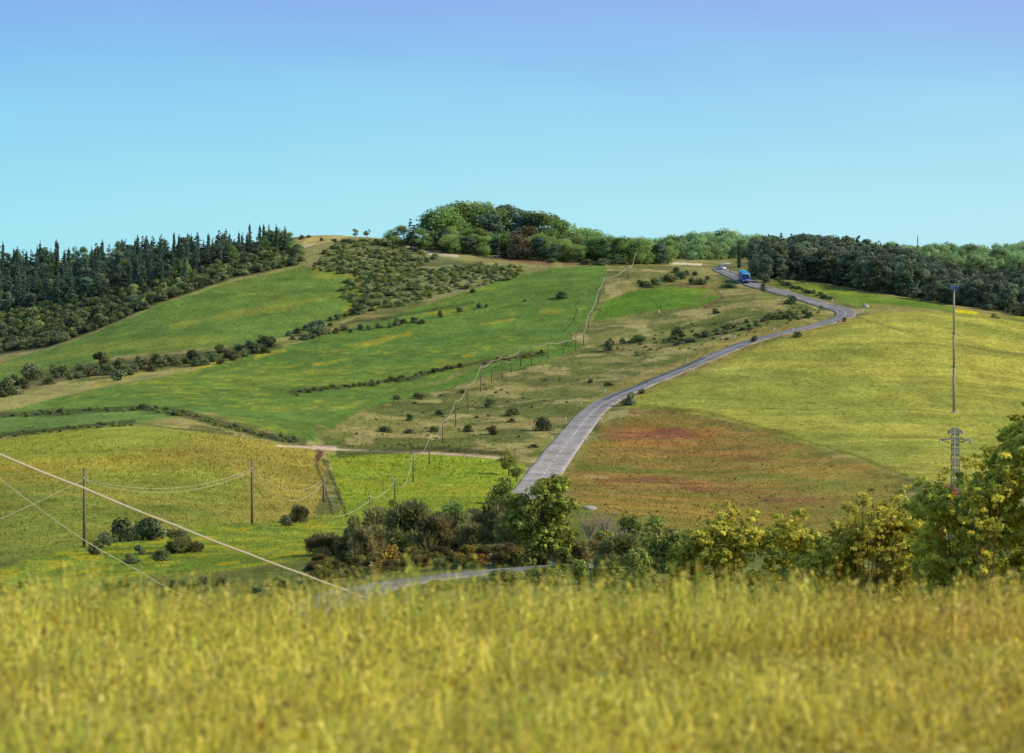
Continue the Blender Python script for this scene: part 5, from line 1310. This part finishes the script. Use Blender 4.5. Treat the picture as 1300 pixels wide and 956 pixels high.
for i, (px, py) in enumerate(dl):
    x, y, z = hit(px, py, 400); near_far = 'uphill' if i < 10 else 'field'
    delineator((x, y, z), 'white marker post on the %s side of the climbing road, %s from the tree' % (near_far, ordinal(i if i < 10 else i - 10)), 1.15)
for px, py, lb in ((700.5, 722, 'white marker post at the foot of the roadside tree'), (622.5, 716, 'bluish-white marker post by the valley road'), (471, 726, 'white marker post at the thicket foot by the valley road')):
    x, y, z = hit(px, py, 190); delineator((x, y, z), lb, .75)

# stone block and rocks
def rock(px, py, w, h_, label, seed):
    x, y, z = hit(px, py, 400); r = np.random.default_rng(seed); W = px2m(w, y) / 2; H = px2m(h_, y); V_ = []; Fc = []
    for i in range(6):
        t_ = i / 5
        for j in range(10):
            a_ = j * math.tau / 10; k_ = math.sqrt(max(0.02, 1 - (t_ * 1.0) ** 2.2)) * r.uniform(.82, 1.12)
            V_.append((math.cos(a_) * W * k_, math.sin(a_) * W * .7 * k_, H * t_ * r.uniform(.92, 1.05) - .1))
    for i in range(5):
        for j in range(10): Fc.append((i * 10 + j, i * 10 + (j + 1) % 10, (i + 1) * 10 + (j + 1) % 10, (i + 1) * 10 + j))
    Fc.append([50 + j for j in range(10)])
    o = MB().add(V_, Fc).build('boulder', M_stone); o.location = (x, y, z); tag(o, label, 'boulder')
rock(258, 460, 15, 6, 'pale boulder in a gap of the broad hedge', 2); rock(249, 464, 8, 4, 'smaller pale boulder beside the large one in the hedge', 3)
rock(1099, 390, 9, 5, 'dark-topped stone block beside the outer road bend', 4); rock(836, 397, 4, 4, 'small white stone below the inner green field', 5); rock(1128, 393, 4, 2, 'small stone in the grass past the road bend', 6)
rock(748, 697, 22, 5, 'flat pale rubble slab beside the roadside tree', 7)

# road sign at the top of the road
x, y, z = hit(921, 343, 700); e = empty('road_sign', (x, y + 2, z)); tag(e, 'long pale road sign board on two posts at the top of the road', 'road sign')
for s_ in (-1.1, 1.1): MB().tube([(s_, 0, -.2), (s_, 0, 1.9)], .05, 8).build('post', M_galv, e)
MB().box((0, -.08, 2.0), (2.8, .05, .4), bev=.015).build('board', M_white, e)

# ------------------------------------------------------------------ the bus
M_busb = mat_plain('bus_blue', lin(34, 96, 176), 0.35, var=.05, spec=.5); M_bust = mat_plain('bus_roof_cyan', lin(84, 196, 214), 0.4, var=.05, spec=.5)
M_glass = mat_plain('dark_window_glass', (.015, .02, .03), 0.08, var=.02, spec=.7); M_lamp = mat_plain('headlight_glass', (.8, .8, .75), 0.15, var=.02); M_tyre = mat_plain('tyre_rubber', (.02, .02, .02), .8)
x, y, z = hit(943.5, 358.5, 700)
P, N, zl, zr = roads[0]; ib = int(np.argmin((P[:, 0] - x) ** 2 + (P[:, 1] - y) ** 2)); zc = (zl + zr) / 2
dirv = np.array((P[ib - 4, 0] - P[ib + 4, 0], P[ib - 4, 1] - P[ib + 4, 1], zc[ib - 4] - zc[ib + 4])); dirv /= np.linalg.norm(dirv)
bus = empty('coach_bus', (P[ib, 0] - N[ib, 0] * .6, P[ib, 1] - N[ib, 1] * .6, zc[ib] + .03)); tag(bus, 'blue coach with a pale cyan roof driving down the road by the wood', 'bus')
ang = math.atan2(dirv[1], dirv[0]); ang = math.radians(-86)
bus.rotation_euler = (0, -math.asin(dirv[2]), ang)       # local +X is the front
bus.scale = (.85, .9, .88)
Lb, Wb, Hb = 10.5, 2.5, 3.25
bm_ = MB(); prof_ = [(-Lb / 2, .45), (-Lb / 2, 2.6), (-Lb / 2 + .25, 2.95), (Lb / 2 - .5, 2.95), (Lb / 2 - .12, 1.5), (Lb / 2, 1.2), (Lb / 2, .45)]
n = len(prof_); V_ = [(a_, s_ * Wb / 2, b_) for s_ in (-1, 1) for a_, b_ in prof_]
bm_.add(V_, [list(range(n)), [n + i for i in range(n)][::-1]] + [(i, (i + 1) % n, n + (i + 1) % n, n + i)[::-1] for i in range(n)])
body = bm_.build('body', M_busb, bus)
MB().box((-.15, 0, 3.06), (Lb - .7, Wb - .12, .24), bev=.09).build('roof', M_bust, bus)
hx = MB().box((-1.2, 0, 3.27), (2.4, 1.6, .2), bev=.06).build('air_conditioner', M_bust, bus)
# windscreen on the sloping front
MB().add([(Lb / 2 - .094, -1.12, 1.55), (Lb / 2 - .094, 1.12, 1.55), (Lb / 2 - .435, 1.1, 2.82), (Lb / 2 - .435, -1.1, 2.82)], [(0, 1, 2, 3)]).build('windscreen', M_glass, bus)
for s_ in (-1, 1):
    for k_ in range(6): MB().box((-Lb / 2 + 1.1 + k_ * 1.42, s_ * (Wb / 2 + .004), 2.05), (1.3, .02, .95)).build('window', M_glass, bus)
    MB().box((0, s_ * (Wb / 2 + .006), .98), (Lb - .8, .014, .22)).build('stripe', M_white, bus)
    MB().box((Lb / 2 + .008, s_ * .95, .82), (.04, .38, .2), bev=.015).build('headlight', M_lamp, bus)
    mr = MB().tube([(Lb / 2 - .3, s_ * 1.2, 2.6), (Lb / 2 + .1, s_ * 1.45, 2.5)], .03, 6).box((Lb / 2 + .12, s_ * 1.48, 2.25), (.1, .2, .42), bev=.03).build('mirror', M_black, bus)
    for xx in (Lb / 2 - 2.3, -Lb / 2 + 2.6):
        wl = MB().tube([(xx, s_ * (Wb / 2 - .28), .5), (xx, s_ * (Wb / 2 + .02), .5)], .5, 18).build('wheel', M_tyre, bus, False)
        MB().tube([(xx, s_ * (Wb / 2 + .02), .5), (xx, s_ * (Wb / 2 + .035), .5)], .28, 14).build('rim', M_galv, wl)
MB().box((Lb / 2 + .008, 0, .62), (.03, 2.2, .16), bev=.01).build('bumper', M_black, bus)
MB().box((Lb / 2 + .01, 0, 1.06), (.02, 1.5, .12)).build('stripe', M_white, bus)
# a small white car farther up
x, y, z = hit(916, 342.5, 700); car = empty('parked_car', (x, y, z + .02), math.radians(-60), .85); tag(car, 'small white car at the top of the road beyond the bus', 'car')
cb = MB(); pr = [(-1.9, .3), (-1.9, .85), (-1.75, .95), (-1.3, 1.42), (.45, 1.45), (1.05, .95), (1.8, .8), (1.9, .55), (1.9, .3)]; n = len(pr)
cb.add([(a_, s_ * (.8 if b_ < 1 else .66), b_) for s_ in (-1, 1) for a_, b_ in pr], [list(range(n)), [n + i for i in range(n)][::-1]] + [(i, (i + 1) % n, n + (i + 1) % n, n + i)[::-1] for i in range(n)])
cb.build('body', M_white, car)
MB().add([(.52, -.58, 1.41), (.52, .58, 1.41), (1.04, .7, 1.0), (1.04, -.7, 1.0)], [(0, 1, 2, 3)]).build('windscreen', M_glass, car).location.x += .02
for s_ in (-1, 1):
    MB().add([(-1.2, s_ * .70, 1.38), (.4, s_ * .69, 1.4), (.9, s_ * .81, 1.0), (-1.6, s_ * .81, 1.0)], [(0, 1, 2, 3)]).build('window', M_glass, car)
    for xx in (1.2, -1.2):
        w_ = MB().tube([(xx, s_ * .66, .31), (xx, s_ * .83, .31)], .31, 14).build('wheel', M_tyre, car); MB().tube([(xx, s_ * .83, .31), (xx, s_ * .84, .31)], .18, 10).build('rim', M_galv, w_)
    MB().box((1.87, s_ * .55, .62), (.08, .3, .14), bev=.02).build('headlight', M_lamp, car)

# ------------------------------------------------------------------ sky, sun, camera
SUN_EL, SUN_AZ = math.radians(33), math.radians(95)     # azimuth clockwise from +Y (the view direction)
w = bpy.data.worlds.new('World'); scene.world = w; w.use_nodes = True
nt = w.node_tree; nt.nodes.clear(); n = nt.nodes; l = nt.links
out = n.new('ShaderNodeOutputWorld'); sky = n.new('ShaderNodeTexSky'); sky.sky_type = 'NISHITA'; sky.sun_disc = False
sky.sun_elevation = SUN_EL; sky.sun_rotation = SUN_AZ; sky.altitude = 300; sky.air_density = 1.0; sky.dust_density = 0.6; sky.ozone_density = 2.0
bg = n.new('ShaderNodeBackground'); bg.inputs['Strength'].default_value = 0.15; l.new(sky.outputs[0], bg.inputs[0])
tc = n.new('ShaderNodeTexCoord'); sp = n.new('ShaderNodeSeparateXYZ'); l.new(tc.outputs['Generated'], sp.inputs[0])
rmp = n.new('ShaderNodeValToRGB'); mr = n.new('ShaderNodeMapRange'); mr.inputs[1].default_value = 0.0; mr.inputs[2].default_value = 0.1
hz = n.new('ShaderNodeTexNoise'); hz.inputs['Scale'].default_value = 9.0; hz.inputs['Detail'].default_value = 3
hm = n.new('ShaderNodeMapping'); hm.inputs['Scale'].default_value = (1, 1, 4); l.new(tc.outputs['Generated'], hm.inputs[0]); l.new(hm.outputs[0], hz.inputs['Vector'])
ha = n.new('ShaderNodeMath'); ha.operation = 'MULTIPLY_ADD'; ha.inputs[1].default_value = 0.02; l.new(hz.outputs['Fac'], ha.inputs[0])
hs_ = n.new('ShaderNodeMath'); hs_.operation = 'SUBTRACT'; hs_.inputs[1].default_value = 0.011; l.new(sp.outputs['Z'], hs_.inputs[0]); l.new(hs_.outputs[0], ha.inputs[2])
l.new(ha.outputs[0], mr.inputs[0]); l.new(mr.outputs[0], rmp.inputs[0])
els = [(0.0, (180, 234, 244)), (0.12, (178, 233, 245)), (0.3, (169, 226, 244)), (0.5, (158, 216, 244)), (0.68, (147, 200, 242)), (0.84, (145, 186, 240)), (1.0, (140, 172, 236))]
cr = rmp.color_ramp
while len(cr.elements) < len(els): cr.elements.new(0.5)
for e_, (p_, c_) in zip(cr.elements, els): e_.position = p_; e_.color = (*lin(*c_), 1)
# the side away from the sun is a deeper cyan
mx = n.new('ShaderNodeMapRange'); mx.inputs[1].default_value = -0.2; mx.inputs[2].default_value = 0.2; l.new(sp.outputs['X'], mx.inputs[0])
tr_ = n.new('ShaderNodeValToRGB'); tr_.color_ramp.elements[0].color = (0.82, 0.95, 0.99, 1); tr_.color_ramp.elements[1].color = (1.1, 1.02, 1.0, 1); l.new(mx.outputs[0], tr_.inputs[0])
vm = n.new('ShaderNodeVectorMath'); vm.operation = 'MULTIPLY'; l.new(rmp.outputs[0], vm.inputs[0]); l.new(tr_.outputs[0], vm.inputs[1])
bg2 = n.new('ShaderNodeBackground'); l.new(vm.outputs[0], bg2.inputs[0]); bg2.inputs['Strength'].default_value = 1.0
mf = n.new('ShaderNodeMapRange'); mf.inputs[1].default_value = 0.45; mf.inputs[2].default_value = 1.3; l.new(sp.outputs['Z'], mf.inputs[0])
ms = n.new('ShaderNodeMixShader'); l.new(mf.outputs[0], ms.inputs[0]); l.new(bg2.outputs[0], ms.inputs[1]); l.new(bg.outputs[0], ms.inputs[2]); l.new(ms.outputs[0], out.inputs[0])

sd = bpy.data.lights.new('sun', 'SUN'); sd.energy = 4.15; sd.angle = math.radians(0.5); sd.color = (1.0, 0.9, 0.74)
so = bpy.data.objects.new('sun', sd); COL.objects.link(so)
from mathutils import Vector
v = Vector((math.sin(SUN_AZ) * math.cos(SUN_EL), math.cos(SUN_AZ) * math.cos(SUN_EL), math.sin(SUN_EL)))
so.rotation_euler = v.to_track_quat('Z', 'Y').to_euler(); so.location = (200, 200, 200)

cam = bpy.data.cameras.new('camera'); co = bpy.data.objects.new('camera', cam); COL.objects.link(co)
cam.sensor_width = 36; cam.sensor_fit = 'HORIZONTAL'; cam.lens = F / 1300 * 36; cam.shift_y = -(478 - HY) / 1300
cam.clip_start = 0.5; cam.clip_end = 20000; co.rotation_euler = (math.radians(90), 0, 0)
cam.dof.use_dof = True; cam.dof.focus_distance = 230; cam.dof.aperture_fstop = 3.3
scene.camera = co
scene.view_settings.view_transform = 'Standard'; scene.view_settings.look = 'None'; scene.view_settings.exposure = 0
scene.cycles.max_bounces = 7; scene.cycles.diffuse_bounces = 5; scene.cycles.transmission_bounces = 3; scene.cycles.use_denoising = True
